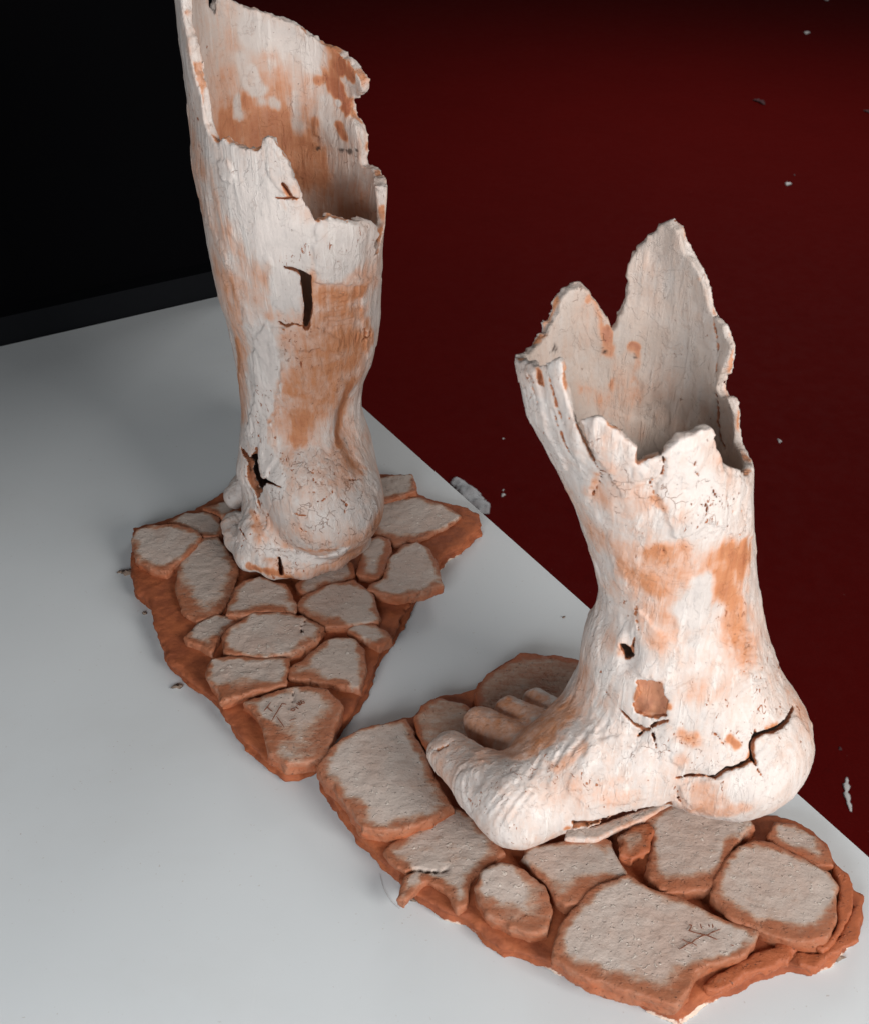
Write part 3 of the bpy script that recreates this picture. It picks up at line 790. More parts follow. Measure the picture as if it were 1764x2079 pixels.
for pts, a_ in (([(515, 685), (540, 655), (578, 668), (572, 760), (552, 860), (560, 930), (535, 985), (525, 920), (500, 880), (520, 800)], .0021), ([(651, 440), (770, 450), (764, 560), (742, 575), (640, 572), (634, 500)], .0018),
                ([(572, 672), (600, 652), (640, 660), (688, 682), (690, 720), (650, 705), (600, 712)], .0017), ([(440, 325), (462, 322), (476, 345), (470, 368), (452, 365)], .0013), ([(535, 275), (556, 275), (612, 392), (600, 402), (560, 380), (545, 340)], .0014),
                ([(480, 1030), (520, 1010), (545, 1040), (540, 1110), (500, 1100)], .0012), ([(560, 1118), (640, 1128), (705, 1112), (690, 1135), (620, 1152), (570, 1150)], .0016), ([(720, 560), (775, 560), (768, 690), (745, 730), (735, 640)], .0012)):
    limbL.pad(pts, a_)
limbL.cut([(577, 543), (592, 545), (605, 550), (614, 556), (622, 568), (624, 590), (627, 620), (625, 645), (622, 665)], [4, 6, 8, 12, 22, 20, 18, 16, 12], .02)
limbL.cut([(563, 648), (572, 655), (580, 662), (600, 655), (620, 662)], [3, 6, 4, 2, 3], .012)
limbL.cut([(488, 903), (500, 918), (507, 925), (520, 915), (528, 905), (524, 935), (527, 955), (540, 975), (533, 995), (522, 1012), (508, 985), (502, 940)], 0, .03, True)
limbL.cut([(536, 975), (552, 982), (571, 990)], [10, 6, 2], .015)
limbL.cut([(521, 1008), (528, 1022), (533, 1032)], [8, 4, 2], .012)
limbL.cut([(567, 1130), (570, 1145), (572, 1165)], [5, 7, 9], .02)
limbL.cut([(487, 1072), (496, 1085), (505, 1098)], [3, 4, 2], .006)
limbL.cut([(770, 470), (765, 500), (760, 515)], [5, 7, 5], .02)
limbL.cut([(575, 372), (584, 384), (592, 398)], [5, 8, 4], .0035); limbL.cut([(560, 402), (575, 404), (596, 400), (606, 401)], [2, 4, 4, 3], .004)
limbL.cut([(737, 690), (750, 682)], [3, 2], .004)
for pts in ([(617, 925), (622, 940), (627, 955), (640, 962), (655, 955)], [(640, 962), (636, 975), (650, 985)], [(585, 1050), (600, 1042), (622, 1048), (640, 1050)], [(610, 1072), (618, 1080), (640, 1078)],
            [(678, 985), (676, 1000), (650, 1020), (640, 1015)], [(700, 970), (720, 975), (738, 970)], [(545, 1005), (550, 1025), (543, 1050), (540, 1075)], [(660, 930), (680, 935), (700, 925)],
            [(600, 725), (612, 735), (612, 752)], [(605, 985), (625, 998), (645, 1000)], [(690, 1010), (705, 1025), (700, 1045)]):
    limbL.cut(pts, [1.5]+[2.6]*(len(pts)-2)+[1.5], .0016)
for k in range(8):
    y_ = 594+k*9.5; limbL.crease([(650+9*((k*5) % 4), y_+3), (690, y_+(k*7) % 4), (738-11*((k*3) % 4), y_-5)], 5, .0008)
for k in range(4): limbL.cut([(722+k*9, 662+k*2), (727+k*8, 676), (724+k*9, 692)], [1.2, 4, 1.2], .0015)
loL = np.array([-0.235, 0.690, 0.018]); hiL = np.array([-0.005, 0.975, 0.60])
vL, fL = limbL.build(VOX, loL, hiL)
strokesL = [
 ('f', [(655, 690), (640, 780), (630, 850)], 74, .52, 1.0), ('f', [(700, 690), (700, 760)], 64, .56, 1.0), ('f', [(690, 900), (700, 960)], 60, .36, .9), ('f', [(640, 920), (600, 1000)], 55, .22, .9), ('f', [(470, 580), (485, 680)], 24, .34, .9), ('f', [(700, 600)], 60, .34, .9),
 ('f', [(665, 603), (735, 588)], 24, .66), ('f', [(655, 645), (735, 630)], 20, .54), ('f', [(690, 690), (745, 690)], 30, .60), ('f', [(620, 770), (650, 800)], 30, .54), ('f', [(680, 750), (715, 740)], 26, .56),
 ('f', [(708, 780), (692, 840), (690, 900)], 15, .74, .9), ('f', [(612, 850), (606, 890)], 22, .66, .8), ('f', [(592, 790), (640, 720)], 20, .52), ('f', [(700, 920), (730, 955)], 18, .56, .9),
 ('f', [(462, 560), (486, 700), (492, 840)], 26, .44, 1.0), ('f', [(430, 380), (450, 520)], 24, .26, 1.0), ('f', [(590, 560), (560, 620)], 30, .22, 1.0), ('f', [(482, 690), (487, 800)], 9, .62), ('f', [(470, 560), (484, 650)], 12, .42), ('f', [(735, 640), (755, 690)], 14, .55), ('f', [(610, 1112), (660, 1117), (705, 1112)], 8, .55), ('f', [(515, 1040), (530, 1095)], 12, .5),
 ('f', [(545, 640)], 13, .48), ('f', [(395, 45)], 13, .95), ('f', [(400, 80)], 8, .9), ('f', [(577, 380), (590, 395)], 8, .9), ('f', [(572, 405), (580, 425)], 6, .8), ('f', [(505, 1150), (560, 1162), (590, 1172)], 9, .8),
 ('f', [(540, 690), (535, 800), (520, 880)], 30, -.3, .3), ('f', [(545, 930), (560, 990)], 26, -.2, .4), ('f', [(600, 500), (580, 600)], 40, -.1), ('f', [(690, 470), (680, 540)], 40, -.15), ('f', [(550, 1120), (640, 1135), (700, 1115)], 14, -.2), ('f', [(650, 1050), (720, 1040)], 50, .10), ('f', [(700, 480), (700, 520)], 40, -.1), ('f', [(520, 400), (560, 500)], 60, -.12),
 ('b', [(440, 250), (560, 290), (640, 390), (700, 430)], 85, .50, 1.0), ('b', [(560, 180), (600, 200)], 70, .40, 1.0),
 ('b', [(445, 235), (500, 190)], 22, .70), ('b', [(455, 270), (560, 262)], 42, .72), ('b', [(560, 210), (620, 330)], 48, .74), ('b', [(620, 300), (660, 360)], 40, .66), ('b', [(590, 175)], 45, .52),
 ('b', [(680, 110), (705, 130)], 22, .98, .3), ('b', [(665, 125), (690, 180), (715, 210)], 18, .92, .3), ('b', [(655, 160)], 16, .8, .4), ('b', [(725, 150)], 15, .9, .3), ('b', [(700, 250), (715, 270)], 13, .9, .3), ('b', [(650, 240)], 10, .75),
 ('b', [(465, 150)], 26, .48), ('b', [(455, 80)], 22, .36), ('b', [(540, 110), (580, 100), (605, 115)], 14, .42), ('b', [(668, 200), (680, 250), (700, 290)], 16, .05, .5), ('b', [(700, 205)], 9, .0, .4), ('b', [(730, 260)], 16, .0), ('b', [(700, 320), (720, 370)], 30, .22),
 ('b', [(500, 60), (560, 70), (640, 110)], 34, -.1), ('b', [(500, 150), (520, 175)], 20, -.1, .4), ('b', [(470, 195), (474, 225)], 12, .0, .8), ('b', [(520, 200), (560, 205)], 12, .12, .8), ('b', [(600, 130), (610, 250)], 16, .2, .9), ('b', [(480, 120), (490, 160)], 20, .05, .8),
 ('b', [(650, 420), (740, 400)], 40, .42)]
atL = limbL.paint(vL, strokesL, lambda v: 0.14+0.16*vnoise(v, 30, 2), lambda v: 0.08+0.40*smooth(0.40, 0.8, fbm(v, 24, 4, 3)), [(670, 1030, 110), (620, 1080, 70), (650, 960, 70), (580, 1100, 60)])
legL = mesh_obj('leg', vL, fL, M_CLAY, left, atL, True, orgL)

# =================================================================== RIGHT SCULPTURE
orgR = onz((1250, 1660), 0)[0]
right = thing('leg_sculpture', tuple(orgR), 'shorter broken clay leg with its whole foot in profile, on the longer cobbled base', 'sculpture', 'broken clay leg sculptures')
outR = [(648, 1562), (653, 1589), (680, 1633), (701, 1660), (723, 1694), (748, 1721), (782, 1755), (816, 1782), (812, 1800), (850, 1823), (921, 1860), (972, 1894), (1016, 1928), (1104, 1958), (1168, 1992),
        (1231, 2014), (1273, 2024), (1315, 2048), (1378, 2068), (1395, 2062), (1421, 2038), (1438, 2026), (1484, 2012), (1547, 1977), (1602, 1958), (1653, 1969), (1695, 1950), (1737, 1907), (1752, 1853), (1752, 1823), (1733, 1810),
        (1720, 1785), (1691, 1760), (1674, 1722), (1627, 1684), (1573, 1663), (1526, 1659), (1400, 1560), (1300, 1440), (1215, 1375), (1180, 1352), (1141, 1340), (1057, 1337), (989, 1372), (965, 1406), (938, 1413), (891, 1420), (857, 1440), (835, 1462), (769, 1481), (718, 1494), (667, 1542)]
stR = [
 (r6((45, 765), (110, 690), (180, 610), (300, 540), (430, 515), (560, 495), (600, 560), (680, 700), (720, 800), (770, 890), (835, 1000), (700, 1080), (560, 1130), (420, 1150), (300, 1130), (260, 1040), (150, 910), (90, 840)), {'m': .007, 'z': .024, 'tilt': (0, 0)}),
 (r6((450, 1270), (510, 1210), (620, 1140), (740, 1060), (850, 1010), (960, 1070), (1080, 1190), (1140, 1290), (1060, 1350), (970, 1420), (950, 1520), (920, 1590), (860, 1620), (830, 1560), (800, 1520), (760, 1480), (690, 1450), (640, 1500), (560, 1580), (515, 1555), (540, 1440), (560, 1400), (480, 1320)), {'m': .006, 'b': .08, 'cracks': [(r6((555, 1395), (620, 1360), (700, 1375), (770, 1380), (800, 1365)), 1.7)]}),
 (r6((970, 1480), (1020, 1400), (1120, 1340), (1200, 1345), (1300, 1420), (1390, 1480), (1430, 1620), (1400, 1740), (1300, 1770), (1180, 1730), (1060, 1640), (980, 1540)), {'m': .012, 'z': .0225, 'b': -.03}),
 (r7((80, 380), (130, 330), (300, 310), (420, 290), (520, 305), (560, 380), (600, 470), (500, 525), (430, 548), (380, 580), (300, 615), (250, 590), (200, 510), (150, 450)), {'m': .008, 'b': .06}),
 (r7((250, 780), (300, 690), (370, 600), (425, 545), (500, 510), (600, 470), (700, 530), (850, 590), (960, 640), (1080, 690), (1220, 740), (1200, 800), (1120, 860), (980, 900), (930, 940), (900, 1020), (830, 1080), (700, 1060), (560, 1020), (450, 980), (330, 920), (240, 870)), {'m': .010, 'b': .05, 'z': .0230, 'tilt': (0, 0), 'rough': .8}),
 (r7((690, 200), (830, 120), (1000, 140), (1170, 185), (1205, 240), (1100, 330), (1060, 400), (1030, 480), (970, 550), (860, 550), (760, 535), (700, 480), (690, 400), (730, 300)), {'m': .006, 'b': .10}),
 (r7((540, 270), (700, 210), (728, 262), (690, 340), (620, 390), (560, 375)), {'m': .004, 'b': .35, 'rough': 1.8, 'z': .024}),
 (r7((1000, 570), (1030, 480), (1070, 400), (1130, 330), (1200, 300), (1340, 345), (1450, 402), (1560, 442), (1612, 520), (1600, 680), (1560, 765), (1480, 795), (1380, 780), (1260, 740), (1130, 690), (1060, 630)), {'m': .009, 'b': .08, 'z': .0235}),
 (r7((1270, 290), (1310, 215), (1400, 222), (1500, 280), (1570, 360), (1592, 432), (1500, 432), (1420, 385), (1340, 340)), {'m': .004, 'b': .15, 'z': .0215}),
 (r6((980, 320), (1050, 210), (1250, 100), (1450, 105), (1615, 150), (1700, 300), (1600, 480), (1400, 480), (1300, 470), (1100, 440), (990, 410)), {'m': .004, 'b': .42, 'z': .020}),
 (r6((620, 470), (660, 400), (760, 350), (900, 380), (975, 430), (1000, 540), (900, 700), (760, 700), (700, 700), (640, 600)), {'m': .004, 'b': .36, 'z': .021}),
 (r7((1590, 432), (1650, 470), (1685, 540), (1680, 640), (1640, 730), (1590, 790), (1540, 830), (1500, 800), (1570, 760), (1605, 680), (1618, 540)), {'m': .02, 'b': .55, 'z': .019}),
 (r7((960, 990), (1060, 930), (1200, 850), (1370, 800), (1395, 830), (1350, 880), (1200, 940), (1080, 1000), (985, 1030)), {'m': .02, 'b': .75, 'z': .017, 'rough': 1.7}),
 (r7((1430, 850), (1530, 830), (1640, 740), (1700, 620), (1715, 680), (1690, 770), (1600, 850), (1500, 905), (1440, 890)), {'m': .02, 'b': .75, 'z': .016, 'rough': 1.6}),
]
sR = build_base(right, outR, stR, 2.0, orgR)
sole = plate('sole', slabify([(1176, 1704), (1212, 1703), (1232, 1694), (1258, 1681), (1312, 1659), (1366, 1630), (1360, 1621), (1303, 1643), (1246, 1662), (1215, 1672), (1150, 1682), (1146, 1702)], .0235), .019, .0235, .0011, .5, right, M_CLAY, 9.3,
             lambda v, vd, z0, z1, c: {'terra': 0.12+0.35*vnoise(v, 60, 2), 'shade_tint': smooth(-0.0008, -0.0025, vd)*1.0, 'chip': 0*vd+.3, 'dark': 0*vd, 'craze': 0*vd}, .0012, origin=orgR)  # dark behind the rim: shade under the arch painted in
def rB(*a): return [((1900+x*.14739)*.70335, (2600+y*.14739)*.70335) for x, y in a]
ins2 = strokes_on(sR[4][0], orgR, 'inscription', [
    rB((400, 950), (480, 905), (560, 845), (640, 830), (700, 770), (860, 680), (960, 670), (1060, 610), (1210, 555)), rB((460, 755), (560, 810), (650, 825), (745, 880)),
    rB((590, 465), (640, 480), (630, 530), (590, 580), (680, 615), (800, 645), (960, 680), (1060, 725), (1150, 765)), rB((810, 450), (840, 550)), rB((970, 455), (1000, 515)), rB((1045, 450), (1060, 505), (1050, 530)), rB((1400, 860), (1470, 880))], 0.0241, 2.3)

tubeR = Tube([(300, 900, 1460), (400, 950, 1478), (500, 985, 1500), (600, 1010, 1512), (724, 1046, 1520), (778, 1055, 1521), (815, 1063, 1521), (880, 1097, 1521), (947, 1124, 1523), (998, 1151, 1525), (1078, 1183, 1529), (1136, 1205, 1532), (1187, 1216, 1535), (1237, 1216, 1538),
              (1288, 1207, 1540), (1330, 1198, 1546), (1370, 1200, 1550)], 0.515, [(0, 1.0), (0.10, 0.95), (0.18, 0.86), (0.27, 0.92), (0.36, 0.95), (0.6, 0.95)], None, 0.095)
def Yp(x, y, Y): return ony((x, y), Y)[0]
pR = [
 (Z(1488, 1499, .076), Z(1465, 1508, .075), .0462, .0435, .012),
 (Yp(1400, 1310, .512), Z(1478, 1486, .084), .041, .042, .022),
 (Z(1470, 1510, .076), Z(1345, 1520, .076), .0425, .030, .015),
 (Yp(1320, 1330, .51), Yp(1290, 1445, .508), .038, .035, .025),
 (Yp(1290, 1445, .508), Z(1185, 1556, .064), .035, .0325, .022),
 (Z(1330, 1510, .076), Z(1190, 1562, .064), .034, .0325, .018),
 (Z(1185, 1556, .064), Z(1050, 1632, .053), .0325, .0252, .015),
 (Z(1050, 1632, .053), Z(990, 1596, .048), .0250, .0210, .012),
 (Z(990, 1596, .048), Z(914, 1530, .0395), .0205, .0148, .006),
 (Yp(1290, 1450, .525), Z(1125, 1548, .055), .034, .026, .02),
 (Z(1125, 1548, .055), Z(1060, 1520, .046), .024, .013, .010),
 (Z(1070, 1524, .046), Z(976, 1469, .0385), .0145, .0125, .003),
 (Z(1150, 1520, .050), Z(1090, 1480, .044), .018, .012, .010),
 (Z(1105, 1486, .044), Z(1031, 1444, .037), .0135, .0115, .003),
 (Z(1150, 1470, .042), Z(1085, 1424, .035), .0115, .0100, .003),
]
bumpsR = [(1278, 1330, 16, -.006, 2.0), (1262, 1300, 16, .0025, 2.0), (1330, 1300, 30, .002, 1.5), (1500, 1440, 40, -.003, 1), (1440, 1560, 50, .002, .8), (1290, 1490, 22, -.003, 1), (1345, 1520, 30, .0015, 1), (1230, 1560, 40, -.002, 1), (1460, 1250, 30, -.002, 2.5), (1505, 1250, 20, .002, 3),
          (905, 1500, 20, .0012, .7), (968, 1590, 14, -.0015, 1), (1400, 1060, 60, .002, 1), (1170, 900, 20, .002, 3), (1210, 1000, 18, -.002, 3)]
limbR = Limb(tubeR, pR, .02, .0056, .0225, bumpsR, 0.47)
rimR = [('f', *q) for q in [(1176, 858), (1190, 850), (1215, 844), (1232, 852), (1249, 869), (1276, 893), (1295, 910), (1291, 925), (1293, 939), (1320, 930), (1344, 924), (1358, 910), (1375, 893), (1392, 883), (1422, 876), (1449, 873), (1451, 890), (1454, 912), (1470, 944), (1493, 954), (1517, 966)]] + \
       [('b', *q) for q in [(1519, 925), (1506, 898), (1500, 863), (1502, 839), (1496, 806), (1484, 806), (1474, 790), (1476, 770), (1488, 750), (1491, 700), (1480, 660), (1455, 634), (1447, 608), (1442, 585), (1429, 547), (1402, 507), (1392, 478), (1381, 459), (1364, 446), (1347, 450), (1330, 466), (1310, 483), (1286, 510), (1271, 541), (1273, 571), (1264, 615), (1250, 634), (1239, 662), (1228, 640), (1209, 615), (1188, 581), (1168, 571), (1141, 581), (1124, 612), (1120, 629), (1100, 656), (1098, 673), (1075, 700), (1056, 718)]] + \
       [('f', *q) for q in [(1050, 730), (1060, 738), (1072, 737), (1085, 745), (1100, 742), (1118, 735), (1131, 731), (1137, 735)]] + [('f', 1142, 760), ('f', 1152, 800), ('f', 1166, 850), ('f', 1171, 862)]
limbR.set_rim(rimR)
for pts, a_ in (([(1205, 840), (1255, 868), (1298, 915), (1310, 985), (1262, 1010), (1235, 960), (1190, 895)], .0016), ([(1376, 1592), (1440, 1582), (1500, 1558), (1526, 1540), (1560, 1492), (1612, 1440), (1665, 1540), (1560, 1670), (1400, 1660)], .0013),
                ([(1292, 1230), (1345, 1290), (1400, 1300), (1360, 1380), (1300, 1375), (1272, 1330)], .0014), ([(1300, 925), (1345, 920), (1345, 965), (1310, 978)], .0012), ([(1350, 930), (1450, 880), (1460, 950), (1520, 985), (1525, 1090), (1440, 1060), (1370, 1090), (1330, 1010)], .0014),
                ([(1345, 1500), (1390, 1490), (1470, 1510), (1515, 1535), (1450, 1570), (1380, 1565)], .0011), ([(1200, 1500), (1290, 1490), (1325, 1530), (1310, 1620), (1200, 1640), (1150, 1600)], .0010), ([(1055, 745), (1090, 750), (1110, 850), (1150, 960), (1120, 940)], .0014)):
    limbR.pad(pts, a_)
limbR.cut([(1141, 762), (1156, 810), (1170, 855), (1186, 895), (1203, 937), (1216, 963)], [9, 12, 13, 12, 10, 3], .0046)
for pts, w in (([(1076, 752), (1084, 790), (1098, 830)], 7), ([(1092, 750), (1098, 778), (1106, 792)], 10), ([(1110, 745), (1122, 800), (1136, 850)], 6), ([(1120, 830), (1136, 880), (1156, 930)], 6), ([(1066, 770), (1082, 830)], 3), ([(1140, 890), (1160, 930), (1176, 960)], 3), ([(1160, 840), (1148, 858), (1140, 862)], 3)):
    limbR.cut(pts, [1.5]+[w]*(len(pts)-2)+[1.5], .0028)
limbR.cut([(1216, 958), (1235, 962), (1248, 958)], [2, 4, 2], .004); limbR.cut([(1218, 965), (1213, 985), (1203, 1000), (1197, 1020)], [4, 3, 3, 2], .004)
limbR.cut([(1345, 926), (1346, 945), (1341, 965), (1322, 975), (1310, 975)], [4, 4, 4, 4, 2], .008); limbR.cut([(1318, 978), (1325, 1000), (1340, 1006)], [2, 4, 2], .003)
limbR.cut([(1295, 1382), (1310, 1384), (1325, 1380), (1345, 1386), (1352, 1415), (1355, 1455), (1335, 1458), (1310, 1455), (1288, 1448), (1285, 1430), (1297, 1415)], 0, .03, True)
limbR.plugs.append((limbR.hit(1320, 1415), .022))
limbR.cut([(1255, 1440), (1272, 1456), (1290, 1472), (1312, 1482), (1330, 1470), (1354, 1462)], [3, 5, 10, 9, 8, 5], .012)
limbR.cut([(1324, 1490), (1330, 1515), (1336, 1545)], [5, 3, 2], .006); limbR.cut([(1294, 1495), (1305, 1484)], [3, 5], .006)
limbR.cut([(1226, 1402), (1232, 1412), (1245, 1428)], [2, 3, 2], .004)
limbR.cut([(1373, 1580), (1400, 1575), (1425, 1574), (1452, 1578), (1475, 1560), (1500, 1555), (1518, 1545), (1526, 1535), (1524, 1515), (1530, 1497), (1548, 1488), (1570, 1482), (1588, 1470), (1600, 1455), (1608, 1436)], [3, 5, 4, 7, 8, 9, 7, 6, 9, 11, 7, 8, 9, 10, 6], .010)
limbR.cut([(1528, 1540), (1536, 1560), (1546, 1578)], [5, 4, 2], .006); limbR.cut([(1530, 1500), (1532, 1480), (1538, 1468)], [4, 2, 1.5], .004)
limbR.cut([(1374, 1604), (1376, 1620), (1386, 1632)], [2, 4, 2], .004)
limbR.cut([(1262, 1310), (1270, 1318), (1276, 1328), (1272, 1335)], [10, 17, 15, 8], .009); limbR.cut([(1252, 1316), (1258, 1322)], [5, 5], .005); limbR.cut([(1290, 1270), (1290, 1290), (1284, 1310), (1286, 1330)], [2, 3, 4, 3], .003)
limbR.cut([(1160, 1664), (1200, 1668), (1242, 1654), (1273, 1646), (1310, 1640), (1362, 1628), (1370, 1650), (1330, 1700), (1235, 1730), (1150, 1722), (1146, 1692)], 0, .05, True, dirn=(0, 1, -0.05))
for pts in ([(1290, 1215), (1292, 1250), (1298, 1280)], [(1410, 930), (1405, 950), (1415, 965)], [(1440, 985), (1452, 1010), (1470, 1030)], [(1480, 1000), (1490, 1020)], [(1350, 1095), (1345, 1120)], [(1230, 965), (1240, 985), (1262, 1005)],
            [(1440, 1480), (1460, 1500), (1475, 1520)], [(1390, 1500), (1410, 1495)], [(1180, 960), (1190, 985)], [(1235, 1040), (1228, 1060)], [(1500, 1340), (1530, 1345)], [(1502, 1360), (1528, 1368)], [(1506, 1380), (1535, 1392)], [(1515, 1305), (1535, 1308)]):
    limbR.cut(pts, [1.5]+[2.4]*(len(pts)-2)+[1.5], .0014)
# folds across the foot between instep and ball
for k in range(9):
    x0, y0 = 1085+k*17, 1555-k*9
    limbR.crease([(x0-12, y0+22), (x0, y0+4), (x0+10+(k*7) % 9, y0-12-(k*5) % 11)], 8, (.0010, .0004, .0008, .0011, .0003, .0009, .0005, .0010, .0006)[k])
for k in range(5):
    limbR.crease([(936+k*11, 1562-k*3), (922+k*12, 1592-k*2), (918+k*13+(k*5) % 7, 1618+(k*7) % 9), (924+k*16, 1638+(k*11) % 13)], 8, (.0008, .0004, .0009, .0005, .0007)[k])
for k in range(6): limbR.crease([(985+k*16, 1652+k*6), (1005+k*16, 1625+k*4), (1030+k*16, 1600+k*2)], 7, (.0006, .0002, .0005, .0007, .0002, .0004)[k])
limbR.cut([(874, 1512), (878, 1520), (890, 1522), (905, 1516), (918, 1504)], [1.5, 3, 3, 3, 1.5], .0016)
limbR.cut([(1457, 640), (1461, 665), (1466, 700), (1469, 740), (1470, 780), (1467, 820), (1466, 850), (1474, 885), (1486, 905)], [3, 6, 5, 3, 5, 6, 5, 6, 4], .012, side='b')
limbR.cut([(1238, 662), (1232, 690), (1226, 705)], [5, 3, 2], .004, side='b')
for k in range(9):
    x_ = 1400+k*14; limbR.cut([(x_-14, 985+(k*37) % 40), (x_, 1020+(k*23) % 40), (x_+16, 1062+(k*31) % 40)], [1.0, 2.3, 1.0], .0010)
for k in range(8): limbR.crease([(1478+k*4, 1285+k*17), (1500+k*4, 1276+k*17), (1524+k*4, 1274+k*17)], 7, .0009)
loR = np.array([-0.02, 0.405, 0.018]); hiR = np.array([0.265, 0.605, 0.47])
vR, fR = limbR.build(VOX, loR, hiR)
strokesR = [
 ('f', [(1330, 1150), (1480, 1170)], 85, .47, 1.0), ('f', [(1345, 1290), (1330, 1220)], 55, .42, 1.0), ('f', [(1490, 1250), (1510, 1330)], 46, .50, 1.0), ('f', [(1120, 1600), (1250, 1610)], 50, .24, .9), ('f', [(1260, 980), (1290, 1080)], 50, .26, .9),
 ('f', [(1470, 1120), (1505, 1140)], 34, .76, .8), ('f', [(1460, 1170), (1490, 1220)], 30, .68, .8), ('f', [(1505, 1110)], 22, .66), ('f', [(1475, 1255), (1500, 1300)], 24, .54, .9), ('f', [(1325, 1125), (1370, 1115)], 32, .56, .8), ('f', [(1285, 1165), (1330, 1195)], 36, .56, .8), ('f', [(1345, 1255)], 30, .44, .9),
 ('f', [(1250, 960), (1270, 1000)], 30, .28), ('f', [(1380, 1050)], 30, .28), ('f', [(1330, 1010), (1345, 1030)], 10, .5), ('f', [(1420, 1185), (1410, 1250), (1390, 1240)], 28, -.2), ('f', [(1430, 990), (1440, 1060)], 45, -.25), ('f', [(1400, 1500), (1385, 1490)], 20, .48), ('f', [(1385, 1540)], 20, .35),
 ('f', [(1420, 1645), (1500, 1640)], 22, .42), ('f', [(1130, 1560), (1185, 1520)], 14, .42), ('f', [(1150, 1600)], 30, .3), ('f', [(1230, 1620), (1280, 1615)], 22, .3), ('f', [(1500, 1600), (1560, 1590)], 30, -.2), ('f', [(1480, 1500), (1495, 1512)], 10, .8), ('f', [(1525, 1515), (1520, 1540)], 7, .85),
 ('f', [(1555, 1480), (1575, 1470)], 8, .7), ('f', [(1095, 750), (1100, 775)], 9, .95, .3), ('f', [(1150, 780), (1165, 840), (1185, 890)], 7, .8, .3), ('f', [(1210, 965), (1200, 990)], 8, .6), ('f', [(1322, 1418)], 36, .80, .15), ('f', [(960, 1465), (1060, 1520)], 42, .46, .6), ('f', [(1025, 1440), (1110, 1490)], 38, .52, .6), ('f', [(1080, 1420), (1150, 1450)], 34, .5, .6), ('f', [(1080, 1520), (1130, 1470)], 18, .5, .8), ('f', [(1150, 1680)], 10, .7), ('f', [(1200, 1095), (1210, 1115)], 8, .4), ('f', [(1265, 1320)], 14, .4),
 ('b', [(1188, 615), (1205, 660), (1222, 700)], 21, .95, .6), ('b', [(1170, 600), (1200, 700)], 30, .3, .9), ('b', [(1225, 660), (1230, 680)], 10, .85, .4), ('b', [(1185, 600)], 8, .6), ('b', [(1286, 700), (1276, 740), (1260, 775)], 15, .98, .5), ('b', [(1240, 774), (1280, 768)], 13, .8, .5), ('b', [(1270, 730), (1260, 800)], 28, .36, .9), ('b', [(1180, 790), (1220, 810)], 26, .5), ('b', [(1285, 790), (1270, 830), (1250, 860)], 22, .55), ('b', [(1250, 830), (1290, 870)], 35, .40), ('b', [(1340, 590), (1360, 600)], 35, .26), ('b', [(1340, 840), (1370, 850)], 25, .35),
 ('b', [(1435, 560)], 6, .6), ('b', [(1380, 670)], 20, .2)]
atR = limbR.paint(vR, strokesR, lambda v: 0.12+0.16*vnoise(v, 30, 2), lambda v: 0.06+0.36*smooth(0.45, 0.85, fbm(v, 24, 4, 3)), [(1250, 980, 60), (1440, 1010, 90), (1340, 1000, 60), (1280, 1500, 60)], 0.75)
dk = atR['dark']
# little black burns on the inside
def burns(limb, v, dk, spots):
    for side, x, y, r in spots:
        c = limb.hit(x, y) if side == 'f' else limb.backin(x, y); rr = r*np.linalg.norm(c-ORG)/FPX
        d = np.linalg.norm((v-c)*np.array([1, 1, 1.5]), axis=1) + (fbm(v, 420, 1, 3)-0.5)*rr*2.6; dk = np.maximum(dk, 0.85*smooth(rr*1.15, rr*0.5, d)*smooth(3*rr, 2*rr, np.linalg.norm(v-c, axis=1)))
    return dk
dk = burns(limbR, vR, dk, [('b', 1110, 706, 12), ('b', 1220, 708, 5), ('b', 1290, 718, 5), ('b', 1310, 725, 5), ('b', 1287, 712, 4), ('b', 1300, 738, 3), ('b', 1345, 695, 4), ('b', 1385, 705, 6), ('b', 1395, 722, 4), ('b', 1375, 730, 4), ('b', 1140, 690, 6), ('b', 1156, 682, 5)])
atR['dark'] = dk
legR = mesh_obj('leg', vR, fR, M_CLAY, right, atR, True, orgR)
dkl = burns(limbL, vL, np.zeros(len(vL)), [('b', 652, 295, 8), ('b', 707, 302, 6), ('b', 725, 303, 8), ('b', 740, 304, 6), ('b', 770, 345, 8)])
a = legL.data.attributes['dark']; z0_ = np.zeros(len(vL), np.float32); a.data.foreach_get('value', z0_); a.data.foreach_set('value', np.maximum(z0_, dkl).astype(np.float32))

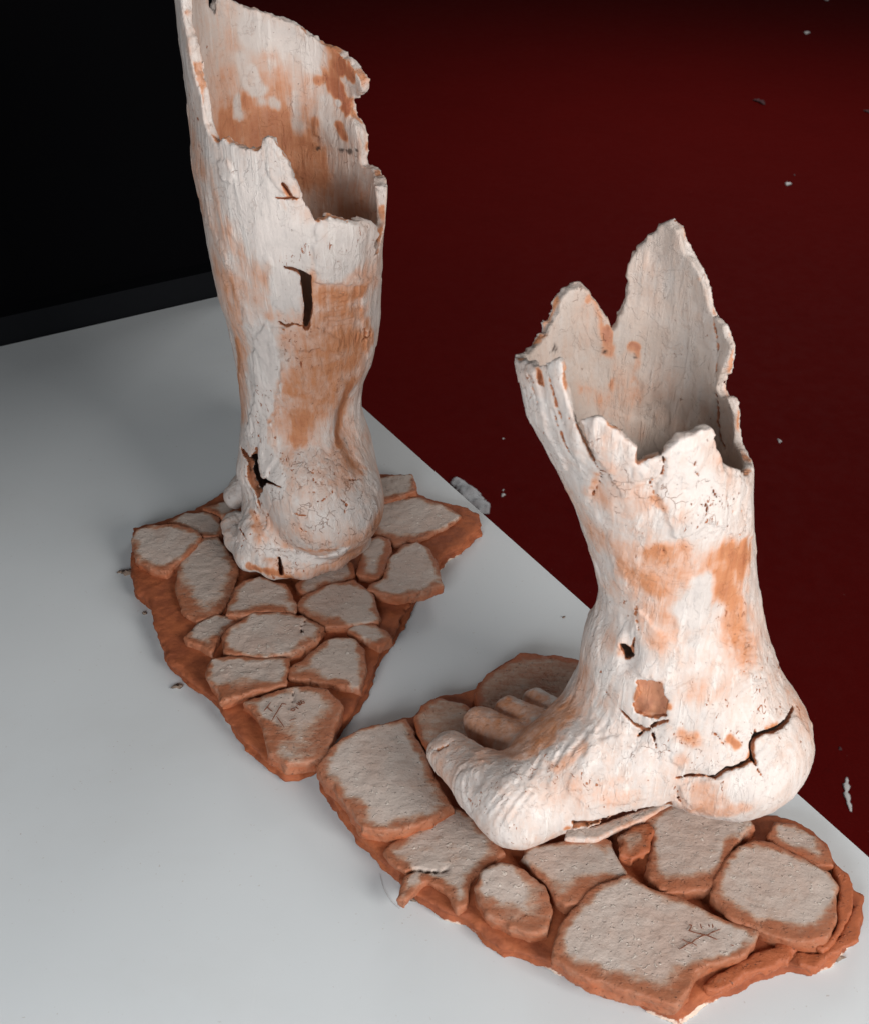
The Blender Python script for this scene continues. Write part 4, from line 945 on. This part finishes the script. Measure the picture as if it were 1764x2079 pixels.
# ------------------------------------------------------------------ crumbs and a hair on the table
def crumb(x, y, r, label):
    c = onz((x, y), 0)[0]; rr = np.random.default_rng(int(x+y)); s = r*0.00035
    e = []; v = []; f = []
    nu, nv = 7, 5
    for j in range(nv):
        for i in range(nu):
            th = math.pi*(j+0.5)/nv; ph = 2*math.pi*i/nu; q = s*(1+0.35*rr.standard_normal())
            v.append((q*1.5*math.sin(th)*math.cos(ph), q*math.sin(th)*math.sin(ph), max(0.0, q*0.7*math.cos(th)+s*0.5)))
    for j in range(nv-1):
        for i in range(nu): f.append([j*nu+i, (j+1)*nu+i, (j+1)*nu+(i+1) % nu, j*nu+(i+1) % nu])
    f += [list(range(nu))[::-1], list(range((nv-1)*nu, nv*nu))]
    o = py_obj('clay_crumb', v, f, M_CRUMB, None, True); o.location = tuple(c)
    return tag(o, label, 'crumb', 'clay crumbs on the table')
crumb(262, 1165, 9, 'dark clay crumb touching the left corner of the tapering base')
crumb(245, 1163, 5, 'small clay crumb farthest left beside the tapering base')
crumb(362, 1396, 7, 'grey dusty crumb on bare white table left of the tapering base')
crumb(294, 1246, 4, 'tiny crumb by the left edge of the tapering base, below its ragged step')
crumb(1698, 1946, 8, 'pale clay crumb off the right end of the longer base')
crumb(840, 1828, 4, 'crumb beside the clay knob on the near edge of the longer base')
crumb(1143, 1254, 3, 'tiny brown crumb on the table between the two sculptures')
crumb(1622, 1958, 5, 'small crumb under the lower right edge of the longer base')
def hair(pts, label):
    P = onz(np.array(pts, float), 0.0006); t = np.linspace(0, 1, len(P)); tt = np.linspace(0, 1, 24)
    co = [np.polyfit(t, P[:, k], 2) for k in range(3)]; Q = np.stack([np.polyval(c, tt) for c in co], 1)
    v = []; f = []
    for k, q in enumerate(Q):
        for i in range(4):
            a_ = math.pi/2*i; v.append(q + np.array([math.cos(a_)*0.7, math.cos(a_)*0.7, math.sin(a_)])*0.00011)
    for k in range(len(Q)-1):
        for i in range(4): f.append([k*4+i, k*4+(i+1) % 4, k*4+4+(i+1) % 4, k*4+4+i])
    return tag(py_obj('fibre', v, f, M_HAIR, None, True), label, 'fibre')
hair([(772, 1775), (785, 1815), (812, 1845)], 'fine grey hair curling on the table beside the clay knob of the longer base')
for o in scene.objects:
    if o.type == 'MESH' and o.parent is None and 'label' not in o and 'kind' not in o: print('untagged', o.name)
